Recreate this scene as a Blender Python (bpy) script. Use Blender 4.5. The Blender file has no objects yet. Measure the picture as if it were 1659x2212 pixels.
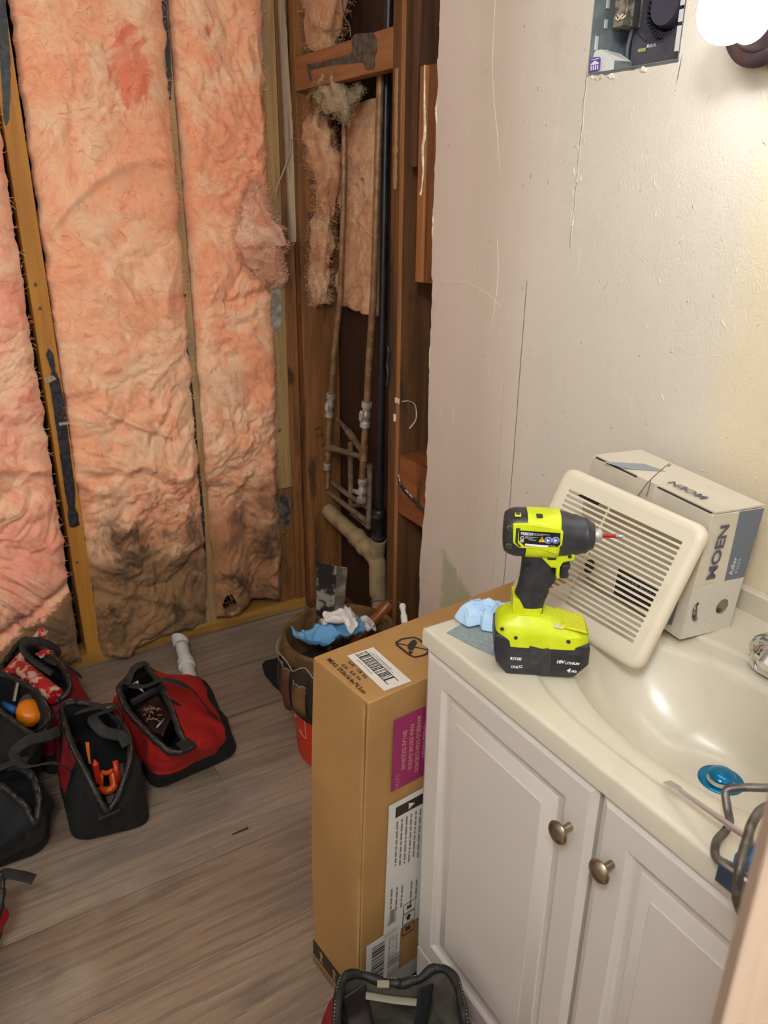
import bpy, math, random
from mathutils import Vector, Matrix, noise
V = Vector
C = bpy.context.scene.collection
sc = bpy.context.scene
random.seed(7)
PI = math.pi

# ---------------------------------------------------------------- camera
CAM = V((2.428, -1.1227, 1.4826)); YAW, PITCH, ROLL, FPX = 2.5919, 0.3867, 0.0104, 1672.7
FW = V((math.cos(YAW)*math.cos(PITCH), math.sin(YAW)*math.cos(PITCH), -math.sin(PITCH)))
_r = FW.cross(V((0, 0, 1))).normalized(); _u = _r.cross(FW)
RT = _r*math.cos(ROLL)+_u*math.sin(ROLL); UP = -_r*math.sin(ROLL)+_u*math.cos(ROLL)
cd = bpy.data.cameras.new('camera'); cam = bpy.data.objects.new('camera', cd); C.objects.link(cam)
cd.sensor_fit = 'VERTICAL'; cd.sensor_height = 36; cd.lens = 36*FPX/2212
cd.clip_start = 0.02
cd.dof.use_dof = True; cd.dof.focus_distance = 1.35; cd.dof.aperture_fstop = 8.0
cam.matrix_world = Matrix(((RT.x, UP.x, -FW.x, CAM.x), (RT.y, UP.y, -FW.y, CAM.y), (RT.z, UP.z, -FW.z, CAM.z), (0, 0, 0, 1)))
sc.camera = cam

# ---------------------------------------------------------------- world, light, exposure
w = bpy.data.worlds.new('world'); sc.world = w; w.use_nodes = True
w.node_tree.nodes['Background'].inputs[0].default_value = (0.9, 0.82, 0.72, 1)
w.node_tree.nodes['Background'].inputs[1].default_value = 0.25
sc.view_settings.view_transform = 'Standard'; sc.view_settings.look = 'None'
sc.view_settings.exposure = 0.9; sc.view_settings.gamma = 1.0; sc.view_settings.use_curve_mapping = False
BULB = 12.0           # strength of the vanity light's globes
BULB_COL = (0.97, 1.01, 1.03)
FILL = 45.0          # strength of the added fill globe behind the camera


def hx(s):
    s = s.lstrip('#'); c = [int(s[i:i+2], 16)/255 for i in (0, 2, 4)]
    return tuple(x/12.92 if x <= .04045 else ((x+.055)/1.055)**2.4 for x in c)+(1,)


def at(px, py, ax, v):
    "the point of the plane (coordinate ax = v) seen at photo position px, py"
    d = FW*FPX+RT*(px-829.5)-UP*(py-1106)
    return CAM+d*((v-CAM[ax])/d[ax])


# ---------------------------------------------------------------- mesh helpers
class MB:
    def __init__(s): s.v = []; s.f = []
    def add(s, vs, fs):
        n = len(s.v); s.v += [V(q) for q in vs]; s.f += [tuple(n+i for i in f) for f in fs]; return s
    def box(s, c, d, R=None):
        R = R or Matrix.Identity(3); c = V(c); h = V(d)*.5; vs = []
        for z in (-1, 1):
            for a, b in ((-1, -1), (1, -1), (1, 1), (-1, 1)): vs.append(c+R@V((a*h.x, b*h.y, z*h.z)))
        return s.add(vs, [(3, 2, 1, 0), (4, 5, 6, 7), (0, 1, 5, 4), (1, 2, 6, 5), (2, 3, 7, 6), (3, 0, 4, 7)])
    def b2(s, lo, hi): return s.box([(a+b)/2 for a, b in zip(lo, hi)], [abs(b-a) for a, b in zip(lo, hi)])
    def loft(s, loops, closed=True, cap=(True, True), wrap=False):
        n = len(loops[0]); vs = [q for l in loops for q in l]; fs = []; m = len(loops)
        for i in range(m if wrap else m-1):
            for j in range(n if closed else n-1):
                a = i*n+j; b = i*n+(j+1) % n; c = ((i+1) % m)*n; fs.append((a, b, c+(j+1) % n, c+j))
        if cap[0] and not wrap: fs.append(tuple(range(n))[::-1])
        if cap[1] and not wrap: fs.append(tuple((m-1)*n+j for j in range(n)))
        return s.add(vs, fs)
    def tube(s, pts, r, n=10, cap=True, flat=1.0, up=None):
        pts = [V(q) for q in pts]; loops = []; N = len(pts); ref = None
        for i, q in enumerate(pts):
            t = (pts[min(i+1, N-1)]-pts[max(i-1, 0)])
            t = t.normalized() if t.length > 1e-9 else V((0, 0, 1))
            if ref is None:
                ref = V(up) if up else (V((0, 0, 1)) if abs(t.z) < .9 else V((1, 0, 0)))
            a = ref-t*ref.dot(t)
            a = a.normalized() if a.length > 1e-6 else t.orthogonal().normalized()
            if not up: ref = a
            b = t.cross(a); rr = r[i] if isinstance(r, (list, tuple)) else r
            loops.append([q+a*math.cos(k*2*PI/n)*rr*flat+b*math.sin(k*2*PI/n)*rr for k in range(n)])
        return s.loft(loops, cap=(cap, cap))
    def lathe(s, o, ax, prof, n=32, sx=None, cap=True, sq=1.0):
        ax = V(ax).normalized(); a = (V(sx) if sx else ax.orthogonal()); a = (a-ax*a.dot(ax)).normalized(); b = ax.cross(a)
        L = []
        for t, r in prof: L.append([V(o)+ax*t+a*r*math.cos(k*2*PI/n)+b*r*sq*math.sin(k*2*PI/n) for k in range(n)])
        return s.loft(L, cap=(cap, cap))
    def prism(s, poly, o, u, v, w, t):
        "polygon poly in axes u, v from o, thickness t along w"
        o = V(o); u = V(u); v = V(v); w = V(w)
        return s.loft([[o+u*a+v*b for a, b in poly], [o+u*a+v*b+w*t for a, b in poly]])
    def build(s, name, m, parent=None, smooth=False, bev=0, sub=0, bseg=2):
        me = bpy.data.meshes.new(name); o = bpy.data.objects.new(name, me); C.objects.link(o)
        vs = s.v
        root = parent
        while root is not None and root.parent is not None: root = root.parent
        if root is not None and not root.get('_local'):
            inv = root.matrix_basis.inverted(); vs = [inv@q for q in vs]
        me.from_pydata([tuple(q) for q in vs], [], s.f); me.update()
        bm_fix(me)
        if m is not None: me.materials.append(m)
        if smooth:
            me.polygons.foreach_set('use_smooth', [True]*len(me.polygons))
            if smooth != 'all':
                try: me.set_sharp_from_angle(angle=math.radians(smooth if smooth is not True else 40))
                except Exception: pass
        if parent is not None: o.parent = parent
        if bev:
            b = o.modifiers.new('bevel', 'BEVEL'); b.width = bev; b.segments = bseg; b.limit_method = 'ANGLE'; b.angle_limit = math.radians(35)
            if not smooth: me.polygons.foreach_set('use_smooth', [True]*len(me.polygons)); o.modifiers.new('wn', 'WEIGHTED_NORMAL')
        if sub:
            b = o.modifiers.new('sub', 'SUBSURF'); b.levels = sub; b.render_levels = sub
        return o


def bm_fix(me):
    import bmesh
    bm = bmesh.new(); bm.from_mesh(me); bmesh.ops.recalc_face_normals(bm, faces=bm.faces); bm.to_mesh(me); bm.free()


def tag(o, label=None, cat=None, group=None, kind=None):
    if label: o['label'] = label
    if cat: o['category'] = cat
    if group: o['group'] = group
    if kind: o['kind'] = kind
    return o


def empty(name, label, cat, loc=(0, 0, 0), rotz=0, group=None, mat3=None, local=False):
    o = bpy.data.objects.new(name, None); C.objects.link(o); o.empty_display_size = .05
    if mat3 is not None: o.matrix_basis = Matrix.Translation(V(loc))@mat3.to_4x4()
    else: o.location = loc; o.rotation_euler = (0, 0, rotz)
    if mat3 is None: o.matrix_basis = Matrix.Translation(V(loc))@Matrix.Rotation(rotz, 4, 'Z')
    if local: o['_local'] = 1
    return tag(o, label, cat, group)


def rs(pts, n, closed=False):
    "resample a polyline to n points evenly"
    pts = [V(q) for q in pts]
    if closed: pts = pts+[pts[0]]
    L = [0]
    for a, b in zip(pts, pts[1:]): L.append(L[-1]+(b-a).length)
    out = []; k = 0; m = n if closed else n-1
    for i in range(n):
        t = L[-1]*i/m
        while k < len(L)-2 and L[k+1] < t: k += 1
        d = L[k+1]-L[k]; out.append(pts[k].lerp(pts[k+1], (t-L[k])/d if d > 1e-12 else 0))
    return out


def sm(pts, n=60, closed=False):
    "smooth (Catmull-Rom) curve through pts"
    pts = [V(q) for q in pts]; N = len(pts); out = []
    segs = N if closed else N-1; per = max(2, n//segs)
    for i in range(segs):
        g = (lambda k: pts[k % N]) if closed else (lambda k: pts[min(max(k, 0), N-1)])
        a, b, c, d = g(i-1), g(i), g(i+1), g(i+2)
        for j in range(per):
            t = j/per
            out.append(.5*((2*b)+(c-a)*t+(2*a-5*b+4*c-d)*t*t+(3*b-a-3*c+d)*t**3))
    if not closed: out.append(pts[-1])
    return out


# ---------------------------------------------------------------- node materials
class NT:
    def __init__(s, name):
        s.m = bpy.data.materials.new(name); s.m.use_nodes = True; s.t = s.m.node_tree; s.n = s.t.nodes; s.p = s.n['Principled BSDF']
    def node(s, k, **kw):
        q = s.n.new(k)
        for a, b in kw.items(): setattr(q, a, b)
        return q
    def ln(s, a, b): s.t.links.new(a, b)
    def put(s, inp, x):
        if hasattr(x, 'links') or isinstance(x, bpy.types.NodeSocket): s.ln(x, inp)
        else: inp.default_value = x
    def ma(s, op, a, b=0.0, c=0.0, clamp=False):
        q = s.node('ShaderNodeMath', operation=op, use_clamp=clamp)
        s.put(q.inputs[0], a); s.put(q.inputs[1], b); s.put(q.inputs[2], c); return q.outputs[0]
    def mix(s, f, a, b, mode='MIX'):
        q = s.node('ShaderNodeMix', data_type='RGBA', blend_type=mode)
        s.put(q.inputs[0], f); s.put(q.inputs[6], a); s.put(q.inputs[7], b); return q.outputs[2]
    def pos(s):
        g = s.node('ShaderNodeNewGeometry'); return g.outputs['Position']
    def obj(s): return s.node('ShaderNodeTexCoord').outputs['Object']
    def xyz(s, v):
        q = s.node('ShaderNodeSeparateXYZ'); s.ln(v, q.inputs[0]); return q.outputs
    def map(s, v, scale=(1, 1, 1), rot=(0, 0, 0), loc=(0, 0, 0)):
        q = s.node('ShaderNodeMapping'); s.ln(v, q.inputs[0]); q.inputs[1].default_value = loc; q.inputs[2].default_value = rot; q.inputs[3].default_value = scale; return q.outputs[0]
    def noise(s, v, scale, det=4, rough=.55, dist=0.0, col=False):
        q = s.node('ShaderNodeTexNoise'); s.ln(v, q.inputs['Vector']); q.inputs['Scale'].default_value = scale; q.inputs['Detail'].default_value = det
        q.inputs['Roughness'].default_value = rough; q.inputs['Distortion'].default_value = dist
        return q.outputs['Color' if col else 'Fac']
    def ramp(s, f, stops):
        q = s.node('ShaderNodeValToRGB'); s.ln(f, q.inputs[0]); e = q.color_ramp.elements
        while len(e) < len(stops): e.new(.5)
        for el, (p, c) in zip(e, stops): el.position = p; el.color = c if len(c) == 4 else tuple(c)+(1,)
        return q.outputs[0]
    def step(s, x, a, b):
        q = s.node('ShaderNodeMapRange'); s.put(q.inputs[0], x); q.inputs[1].default_value = a; q.inputs[2].default_value = b; q.interpolation_type = 'SMOOTHSTEP'; return q.outputs[0]
    def bump(s, h, st=.5, dist=.01, prev=None):
        q = s.node('ShaderNodeBump'); s.ln(h, q.inputs['Height']); q.inputs['Strength'].default_value = st; q.inputs['Distance'].default_value = dist
        if prev is not None: s.ln(prev, q.inputs['Normal'])
        return q.outputs[0]
    def end(s, col=None, rough=None, nrm=None, metal=None, **kw):
        if col is not None: s.put(s.p.inputs['Base Color'], col)
        if rough is not None: s.put(s.p.inputs['Roughness'], rough)
        if nrm is not None: s.ln(nrm, s.p.inputs['Normal'])
        if metal is not None: s.put(s.p.inputs['Metallic'], metal)
        for k, x in kw.items(): s.put(s.p.inputs[k.replace('_', ' ')], x)
        return s.m


def M(name, c, rough=.5, metal=0., c2=None, ns=8, det=4, thr=(.4, .6), bs=0, bd=.001, st=.6, stretch=(1, 1, 1), **kw):
    n = NT(name); v = n.map(n.obj(), stretch); c = hx(c) if isinstance(c, str) else c; col = c
    if c2: col = n.mix(n.step(n.noise(v, ns, det), *thr), c, hx(c2))
    nr = n.bump(n.noise(v, bs, 4), st, bd) if bs else None
    return n.end(col, rough, nr, metal, **kw)


# text as a flat mesh; frame: origin o, reading direction u, up direction v
_tx = {}


def text(body, o, u, v, h, m, parent, name='lettering', width=None, align='LEFT', off=.0004, bold=0., shear=0., label=None):
    cu = bpy.data.curves.new('t', 'FONT'); cu.body = body; cu.size = 1; cu.align_x = align; cu.offset = bold; cu.shear = shear; cu.resolution_u = 3
    ob = bpy.data.objects.new('t', cu); C.objects.link(ob)
    dg = bpy.context.evaluated_depsgraph_get(); dg.update()
    me = bpy.data.meshes.new_from_object(ob.evaluated_get(dg))
    vs = [q.co.copy() for q in me.vertices]; fs = [tuple(p.vertices) for p in me.polygons]
    bpy.data.objects.remove(ob); bpy.data.curves.remove(cu); bpy.data.meshes.remove(me)
    if not vs: return None
    u = V(u).normalized(); v = V(v); v = (v-u*v.dot(u)).normalized(); w = u.cross(v)
    k = h/.72; x0 = min(q.x for q in vs); x1 = max(q.x for q in vs); kx = k if width is None else width/(x1-x0)
    b = MB(); b.add([V(o)+u*q.x*kx+v*q.y*k+w*off for q in vs], fs)
    r = b.build(name, m, parent)
    if label: r['label'] = label
    return r


def bars(o, u, v, L, H, n, parent, m, name='barcode', off=.0004, seed=1):
    "vertical bars of a barcode laid along u"
    rr = random.Random(seed); u = V(u).normalized(); v = V(v).normalized(); w = u.cross(v); b = MB(); x = 0; ws = [rr.choice((1, 1, 2, 3)) for _ in range(2*n)]; k = L/sum(ws)
    for i, q in enumerate(ws):
        if i % 2 == 0:
            a = V(o)+u*x+w*off; b.add([a, a+u*q*k, a+u*q*k+v*H, a+v*H], [(0, 1, 2, 3)])
        x += q*k
    return b.build(name, m, parent)


def quad(o, u, v, a, b, m, parent, name, off=.0003, t=None):
    u = V(u).normalized(); v = V(v).normalized(); w = u.cross(v); o = V(o)+w*(off-.0002)
    q = MB(); q.loft([[o, o+u*a, o+u*a+v*b, o+v*b], [o+w*(t or .0002), o+u*a+w*(t or .0002), o+u*a+v*b+w*(t or .0002), o+v*b+w*(t or .0002)]])
    return q.build(name, m, parent)


def greek(o, u, v, L, h, parent, m, off=.0004, seed=1, name='small_print'):
    "one line of print too small to read, as word-length marks"
    rr = random.Random(seed); u = V(u).normalized(); v = V(v); v = (v-u*v.dot(u)).normalized(); w = u.cross(v); b = MB(); x = 0
    while x < L:
        k = min(L-x, rr.uniform(1.2, 5)*h); a = V(o)+u*x+w*off; b.add([a, a+u*k, a+u*k+v*h, a+v*h], [(0, 1, 2, 3)]); x += k+h*.7
    return b.build(name, m, parent)

# ================================================================ materials of the shell
def mat_floor():
    n = NT('oak_plank_floor'); p = n.pos(); s = n.xyz(p)
    # planks run along y, about 0.25 wide in x
    row = n.ma('FLOOR', n.ma('DIVIDE', n.ma('SUBTRACT', s[0], .012), .25))
    fx = n.ma('FRACT', n.ma('DIVIDE', n.ma('SUBTRACT', s[0], .012), .25))
    yo = n.ma('ADD', s[1], n.ma('MULTIPLY', n.ma('FRACT', n.ma('MULTIPLY', row, .618)), 2.6))
    pl = n.ma('FLOOR', n.ma('DIVIDE', yo, 2.6)); fy = n.ma('FRACT', n.ma('DIVIDE', yo, 2.6))
    cb = n.node('ShaderNodeCombineXYZ'); n.put(cb.inputs[0], n.ma('MULTIPLY', row, 3.17)); n.put(cb.inputs[1], n.ma('MULTIPLY', pl, 5.71)); n.put(cb.inputs[2], n.ma('MULTIPLY', row, 1.3))
    wn = n.node('ShaderNodeTexWhiteNoise'); n.ln(cb.outputs[0], wn.inputs[0])
    add = n.node('ShaderNodeVectorMath', operation='ADD'); n.ln(p, add.inputs[0]); n.ln(cb.outputs[0], add.inputs[1]); q = add.outputs[0]
    big = n.noise(n.map(q, (5, 1.3, 1)), 1.6, 3, .5, .6)
    # cathedral rings
    wv = n.node('ShaderNodeTexWave', wave_type='BANDS', bands_direction='X'); n.ln(n.map(q, (1, .16, 1)), wv.inputs[0]); wv.inputs['Scale'].default_value = 9; wv.inputs['Distortion'].default_value = 9; wv.inputs['Detail'].default_value = 3; wv.inputs['Detail Scale'].default_value = 1.6
    fine = n.noise(n.map(q, (60, 3.0, 1)), 2.2, 5, .65, .3)
    c = n.mix(n.step(big, .3, .72), hx('#8f755e'), hx('#6c5847'))
    c = n.mix(n.ma('MULTIPLY', n.step(wv.outputs['Fac'], .55, .95), .5), c, hx('#5d4c40'))
    c = n.mix(n.ma('MULTIPLY', n.step(fine, .45, .75), .34), c, hx('#c2ad95'))
    c = n.mix(n.ma('MULTIPLY', n.step(n.noise(n.map(q, (80, 4, 1)), 1.3, 5), .55, .75), .28), c, hx('#4a3c33'))
    knot = n.step(n.noise(n.map(q, (5, 2.2, 1)), 1.1, 1), .70, .78)
    c = n.mix(n.ma('MULTIPLY', knot, .6), c, hx('#4b3b30'))
    c = n.mix(.16, c, n.ramp(wn.outputs[0], [(0, (.2, .17, .14)), (1, (.55, .5, .45))]))
    ex = n.ma('MINIMUM', fx, n.ma('SUBTRACT', 1.0, fx)); ey = n.ma('MULTIPLY', n.ma('MINIMUM', fy, n.ma('SUBTRACT', 1.0, fy)), 10.4)
    e = n.ma('MINIMUM', ex, ey); gap = n.ma('SUBTRACT', 1.0, n.step(e, .003, .009))
    c = n.mix(n.ma('MULTIPLY', gap, n.ma('SUBTRACT', .9, n.ma('MULTIPLY', n.step(s[0], .5, .65), .65))), c, hx('#2b2019'))
    dust = n.step(n.noise(n.map(p, (1, 1, 1)), 3.2, 6, .6), .55, .72)
    c = n.mix(n.ma('MULTIPLY', dust, .16), c, hx('#cfc2b4'))
    c = n.mix(n.step(n.noise(p, 230, 2), .77, .8), c, hx('#cfc2b4'))
    b1 = n.bump(fine, .25, .0008); b2 = n.bump(n.ma('SUBTRACT', 1.0, gap), .6, .0012, b1)
    return n.end(c, n.ma('ADD', .42, n.ma('MULTIPLY', dust, .2)), b2)


def mat_drywall():
    n = NT('patched_drywall'); p = n.pos(); s = n.xyz(p); x = s[0]; z = s[2]
    wob = n.ma('MULTIPLY', n.ma('SUBTRACT', n.noise(p, 3, 4), .5), .05)
    right = n.step(n.ma('ADD', x, wob), 1.05, 1.2)              # painted part; left band is joint compound
    c = n.mix(right, hx('#d3c1b2'), hx('#d9cfc0'))
    cloud = n.noise(n.map(p, (1, 1, .5)), 3.0, 5, .6, .4)
    c = n.mix(n.ma('MULTIPLY', n.step(cloud, .45, .75), .35), c, hx('#e3d3c4'))
    band = n.ma('MULTIPLY', n.step(n.ma('ADD', x, wob), .93, .97), n.ma('SUBTRACT', 1.0, n.step(n.ma('ADD', x, wob), 1.02, 1.07)))
    c = n.mix(n.ma('MULTIPLY', band, .4), c, hx('#c8bba6'))
    # yellowish old paint at far right
    c = n.mix(n.ma('MULTIPLY', n.step(n.ma('ADD', x, n.ma('MULTIPLY', wob, 1.0)), 1.60, 1.68), .55), c, hx('#e6d3ad'))
    # bare green board patch at the bottom
    gx = n.ma('SUBTRACT', 1.0, n.ma('ABSOLUTE', n.ma('DIVIDE', n.ma('SUBTRACT', x, .975), .085)))
    gz = n.ma('DIVIDE', n.ma('SUBTRACT', .62, z), .10)
    g = n.step(n.ma('ADD', n.ma('MINIMUM', gx, n.ma('SUBTRACT', gz, n.ma('MULTIPLY', n.ma('SUBTRACT', x, .91), 7.0))), n.ma('MULTIPLY', n.ma('SUBTRACT', n.noise(p, 28, 4), .5), .7)), .0, .25)
    c = n.mix(n.ma('MULTIPLY', g, .6), c, hx('#989a72'))
    c = n.mix(n.ma('MULTIPLY', n.step(n.noise(n.map(p, (40, 40, 6)), 1.4, 5), .62, .7), .22), c, hx('#f2e8da'))
    # grey smudges
    c = n.mix(n.ma('MULTIPLY', n.step(n.noise(p, 7, 5, .6), .6, .72), .16), c, hx('#a3968a'))
    # long vertical cut line + score lines by the fan
    def vline(x0, z0, z1, wd, sl=0.0, wobk=.004):
        xx = n.ma('ADD', n.ma('SUBTRACT', x, x0), n.ma('ADD', n.ma('MULTIPLY', n.ma('SUBTRACT', z, z0), sl), n.ma('MULTIPLY', n.ma('SUBTRACT', n.noise(p, 30, 3), .5), wobk)))
        a = n.ma('SUBTRACT', 1.0, n.step(n.ma('ABSOLUTE', xx), wd*.4, wd))
        return n.ma('MULTIPLY', a, n.ma('MULTIPLY', n.step(z, z0-.01, z0+.01), n.ma('SUBTRACT', 1.0, n.step(z, z1-.01, z1+.01))))
    l1 = vline(1.154, .55, 1.32, .0013, 0., .003); l2 = vline(1.272, 1.40, 1.69, .0022, 0, .012); l3 = vline(1.473, 1.655, 1.69, .0012, -.1, .0); l4 = vline(1.115, .5, 1.1, .0008, .02, .003)
    c = n.mix(n.ma('MULTIPLY', l1, .75), c, hx('#4c443e')); c = n.mix(n.ma('MULTIPLY', l4, .4), c, hx('#6a605a'))
    c = n.mix(l2, c, hx('#f4ead8')); c = n.mix(l3, c, hx('#5a514a'))
    b = n.bump(n.noise(p, 140, 3, .5), .35, .0022)
    mixr = n.node('ShaderNodeBump'); rr = n.ma('MULTIPLY', n.noise(p, 220, 3), n.ma('ADD', .15, n.ma('MULTIPLY', right, .85))); n.ln(rr, mixr.inputs['Height']); mixr.inputs['Strength'].default_value = .7; mixr.inputs['Distance'].default_value = .0016
    b2 = n.bump(n.noise(n.map(p, (12, 12, 3)), 1, 5, .6, .5), .5, .003, mixr.outputs[0])
    b3 = n.bump(n.ma('ADD', l2, n.ma('MULTIPLY', l1, -1.0)), 1, .003, b2)
    b4 = n.bump(n.step(n.noise(p, 60, 2, .4), .72, .78), .8, .0025, b3)
    return n.end(c, n.ma('SUBTRACT', .62, n.ma('MULTIPLY', right, .12)), b4)


def mat_wood(name, a, b, dark='#3a2413', axis='z', knots=True, stain=None, rough=.65, seed=0, grey=None):
    n = NT(name); p = n.pos(); sc_ = {'z': (14, 14, .9), 'x': (.9, 14, 14), 'y': (14, .9, 14)}[axis]
    q = n.map(p, sc_, loc=(seed, seed*.7, seed*.3))
    g = n.noise(q, 2.2, 6, .6, .9); f = n.noise(n.map(p, tuple(k*6 for k in sc_)), 1.4, 4, .6)
    c = n.mix(n.step(g, .32, .68), hx(a), hx(b))
    c = n.mix(n.ma('MULTIPLY', n.step(f, .5, .75), .35), c, hx(dark))
    if knots: c = n.mix(n.ma('MULTIPLY', n.step(n.noise(n.map(p, (9, 9, 5), loc=(seed, 0, 0)), 1.2, 1), .72, .80), .8), c, hx('#2a170b'))
    if grey: c = n.mix(n.ma('MULTIPLY', n.step(n.noise(n.map(p, (6, 6, 1.5), loc=(seed+3, 0, 0)), 1.5, 5), .5, .7), .7), c, hx(grey))
    if stain: c = n.mix(n.step(n.noise(n.map(p, (7, 7, 1.3), loc=(seed+9, 0, 0)), 1.5, 5, .7), .52, .66), c, hx(stain))
    return n.end(c, rough, n.bump(f, .3, .001))


def mat_batt(name, top='#ffb48c', pale='#ffcfa8', deep='#f28a62', dz=(.15, .55), dirt_amt=1., brown='#8f6b48', red=None, sharp=None, dark='#3b3023', wh=.3, spots=()):
    n = NT(name); p = n.pos(); s = n.xyz(p)
    wv = n.noise(p, 3.2, 3, .5, 0, col=True); ad = n.node('ShaderNodeVectorMath', operation='MULTIPLY_ADD'); n.ln(wv, ad.inputs[0]); ad.inputs[1].default_value = (.5, .5, .5); n.ln(p, ad.inputs[2]); q = ad.outputs[0]
    a = n.noise(q, 5, 6, .62, .6); b = n.noise(q, 14, 6, .65, 1.2); f = n.noise(n.map(q, (1, 1.3, .8)), 60, 6, .7, 1.8)
    c = n.mix(n.step(a, .38, .62), hx(top), hx(pale))
    c = n.mix(n.ma('MULTIPLY', n.step(b, .50, .68), .45), c, hx(deep))
    c = n.mix(n.ma('MULTIPLY', n.step(f, .52, .72), wh), c, hx('#ffe6cc'))
    if red:
        ry, rz, rw, rh = red
        r = n.ma('SUBTRACT', 1.0, n.ma('ADD', n.ma('POWER', n.ma('ABSOLUTE', n.ma('DIVIDE', n.ma('SUBTRACT', s[1], ry), rw)), 2.0), n.ma('POWER', n.ma('ABSOLUTE', n.ma('DIVIDE', n.ma('SUBTRACT', s[2], rz), rh)), 2.0)))
        c = n.mix(n.ma('MULTIPLY', n.step(n.ma('ADD', r, n.ma('MULTIPLY', n.ma('SUBTRACT', b, .5), 2.6)), .1, .9), .62), c, hx('#ea5f45'))
    zz = n.ma('ADD', s[2], n.ma('MULTIPLY', n.ma('SUBTRACT', a, .5), .35))
    low = n.ma('SUBTRACT', 1.0, n.step(zz, dz[0], dz[1]))
    if sharp is not None:
        low = n.ma('MAXIMUM', n.ma('MULTIPLY', low, .4), n.ma('SUBTRACT', 1.0, n.step(n.ma('ADD', n.ma('SUBTRACT', s[2], n.ma('MULTIPLY', n.ma('ADD', s[1], .95), sharp[1])), n.ma('MULTIPLY', n.ma('SUBTRACT', b, .5), .06)), sharp[0]-.006, sharp[0]+.006)))
    c = n.mix(n.ma('MULTIPLY', low, .92*dirt_amt), c, hx(brown))
    dk = n.ma('MULTIPLY', n.step(n.noise(q, 6, 6, .7), .46, .68), n.ma('SUBTRACT', 1.0, n.step(zz, dz[0]+.12, dz[1]+.18)))
    c = n.mix(n.ma('MULTIPLY', dk, .9*dirt_amt), c, hx(dark))
    for sy, sz, ry_, rz_, al in spots:
        d_ = n.ma('ADD', n.ma('POWER', n.ma('ABSOLUTE', n.ma('DIVIDE', n.ma('SUBTRACT', s[1], sy), ry_)), 2.0), n.ma('POWER', n.ma('ABSOLUTE', n.ma('DIVIDE', n.ma('SUBTRACT', s[2], sz), rz_)), 2.0))
        v_ = n.ma('ADD', n.ma('SUBTRACT', 1.0, d_), n.ma('MULTIPLY', n.ma('SUBTRACT', n.noise(q, 9, 6, .7), .5), 3.4))
        c = n.mix(n.ma('MULTIPLY', n.step(v_, .1, 1.3), al), c, hx(dark))
    bb = n.bump(f, .5, .004); bb = n.bump(b, .35, .008, bb)
    n.p.inputs['Sheen Weight'].default_value = .25
    n.p.inputs['Sheen Tint'].default_value = (1, .8, .65, 1)
    return n.end(c, .95, bb, Specular_IOR_Level=.1)


FLOOR = mat_floor(); DRY = mat_drywall()
PLAIN = M('plain_white_wall', '#dad6cf', .7, bs=120, bd=.001)
STUD = mat_wood('yellow_pine_stud', '#c0852f', '#a96f27', '#6b4015')
STUD2 = mat_wood('tan_pine_stud', '#b08f5f', '#997547', '#604524', seed=3, grey='#7f705b')
STUDB = mat_wood('stained_brown_stud', '#6f4826', '#523219', '#2b1a0d', seed=5, stain='#35241a')
STUDC = mat_wood('orange_brown_stud', '#8f5d2f', '#6f4521', '#3a2310', seed=8, stain='#4a301b')
BLOCK = mat_wood('orange_pine_block', '#a26a42', '#8b5833', '#5a2e14', axis='x', seed=11, knots=False)
BLOCK2 = mat_wood('stained_pine_block', '#94572c', '#7a4420', '#3a1d0d', axis='x', seed=14, knots=False, stain='#50280f')
DARKB = mat_wood('dark_back_board', '#3c2312', '#2a170b', '#170c06', seed=20, knots=False)
TAR = M('black_adhesive', '#1b1a1d', .45, c2='#34323a', ns=90, bs=60, bd=.002)
LATH = mat_wood('pale_weathered_lath', '#b8a283', '#93806a', '#4b4034', seed=22, knots=False)
SHEATH = M('dark_sheathing', '#1d1510', .9)
GYP = M('torn_gypsum_edge', '#efe3d2', .9, c2='#cdbca8', ns=60, bs=120, bd=.002)
OSB = M('brown_chipboard', '#6b4524', .9, c2='#3c2413', ns=70, bs=90, bd=.002)

# ================================================================ room shell
def struct(name, mb, m, **k): return tag(mb.build(name, m, None, **k), kind='structure')


b = MB(); b.b2((-.2, -2.4, -.05), (3.4, .35, 0)); struct('floor', b, FLOOR)
b = MB(); b.b2((-.2, -2.4, 2.44), (3.4, .35, 2.5)); struct('ceiling', b, PLAIN)
b = MB(); b.b2((3.3, -2.4, 0), (3.4, .35, 2.44)); struct('wall_back', b, PLAIN)
b = MB(); b.b2((-.2, -2.4, 0), (3.4, -2.3, 2.44)); struct('wall_near', b, PLAIN)
b = MB(); b.b2((-.16, -2.4, 0), (-.1, .35, 2.44)); struct('wall_left', b, SHEATH)
b = MB(); b.b2((-.16, .155, 0), (.84, .17, 2.44)); struct('wall_far', b, DARKB)

# drywall of the right-hand wall with its torn left edge and the cut-out for the fan
rr = random.Random(3); edge = []
zs = [0.0]
while zs[-1] < 2.44: zs.append(min(2.44, zs[-1]+rr.uniform(.004, .018)))
for z in zs:
    x = .806+.006*noise.noise(V((z*3, 1, 0)))+.004*noise.noise(V((z*23, 5, 0)))+rr.uniform(-.0012, .0012)
    if z < 1.30: x += .004
    if z < .72: x -= .012*min(1, (.72-z)/.15)
    edge.append((x, z))
FX0, FX1, FZ0, FZ1 = 1.271, 1.471, 1.685, 1.93
b = MB(); th = .0127
b.prism([(x, z) for x, z in edge]+[(FX0, 2.44), (FX0, 0)], (0, th, 0), (1, 0, 0), (0, 0, 1), (0, -1, 0), th)
hb = [(FX0+(FX1-FX0)*i/24, FZ0-.0015+.004*abs(noise.noise(V((i*.9, 3, 0))))*(-1 if 2 < i < 14 else .3)) for i in range(25)]
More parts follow.
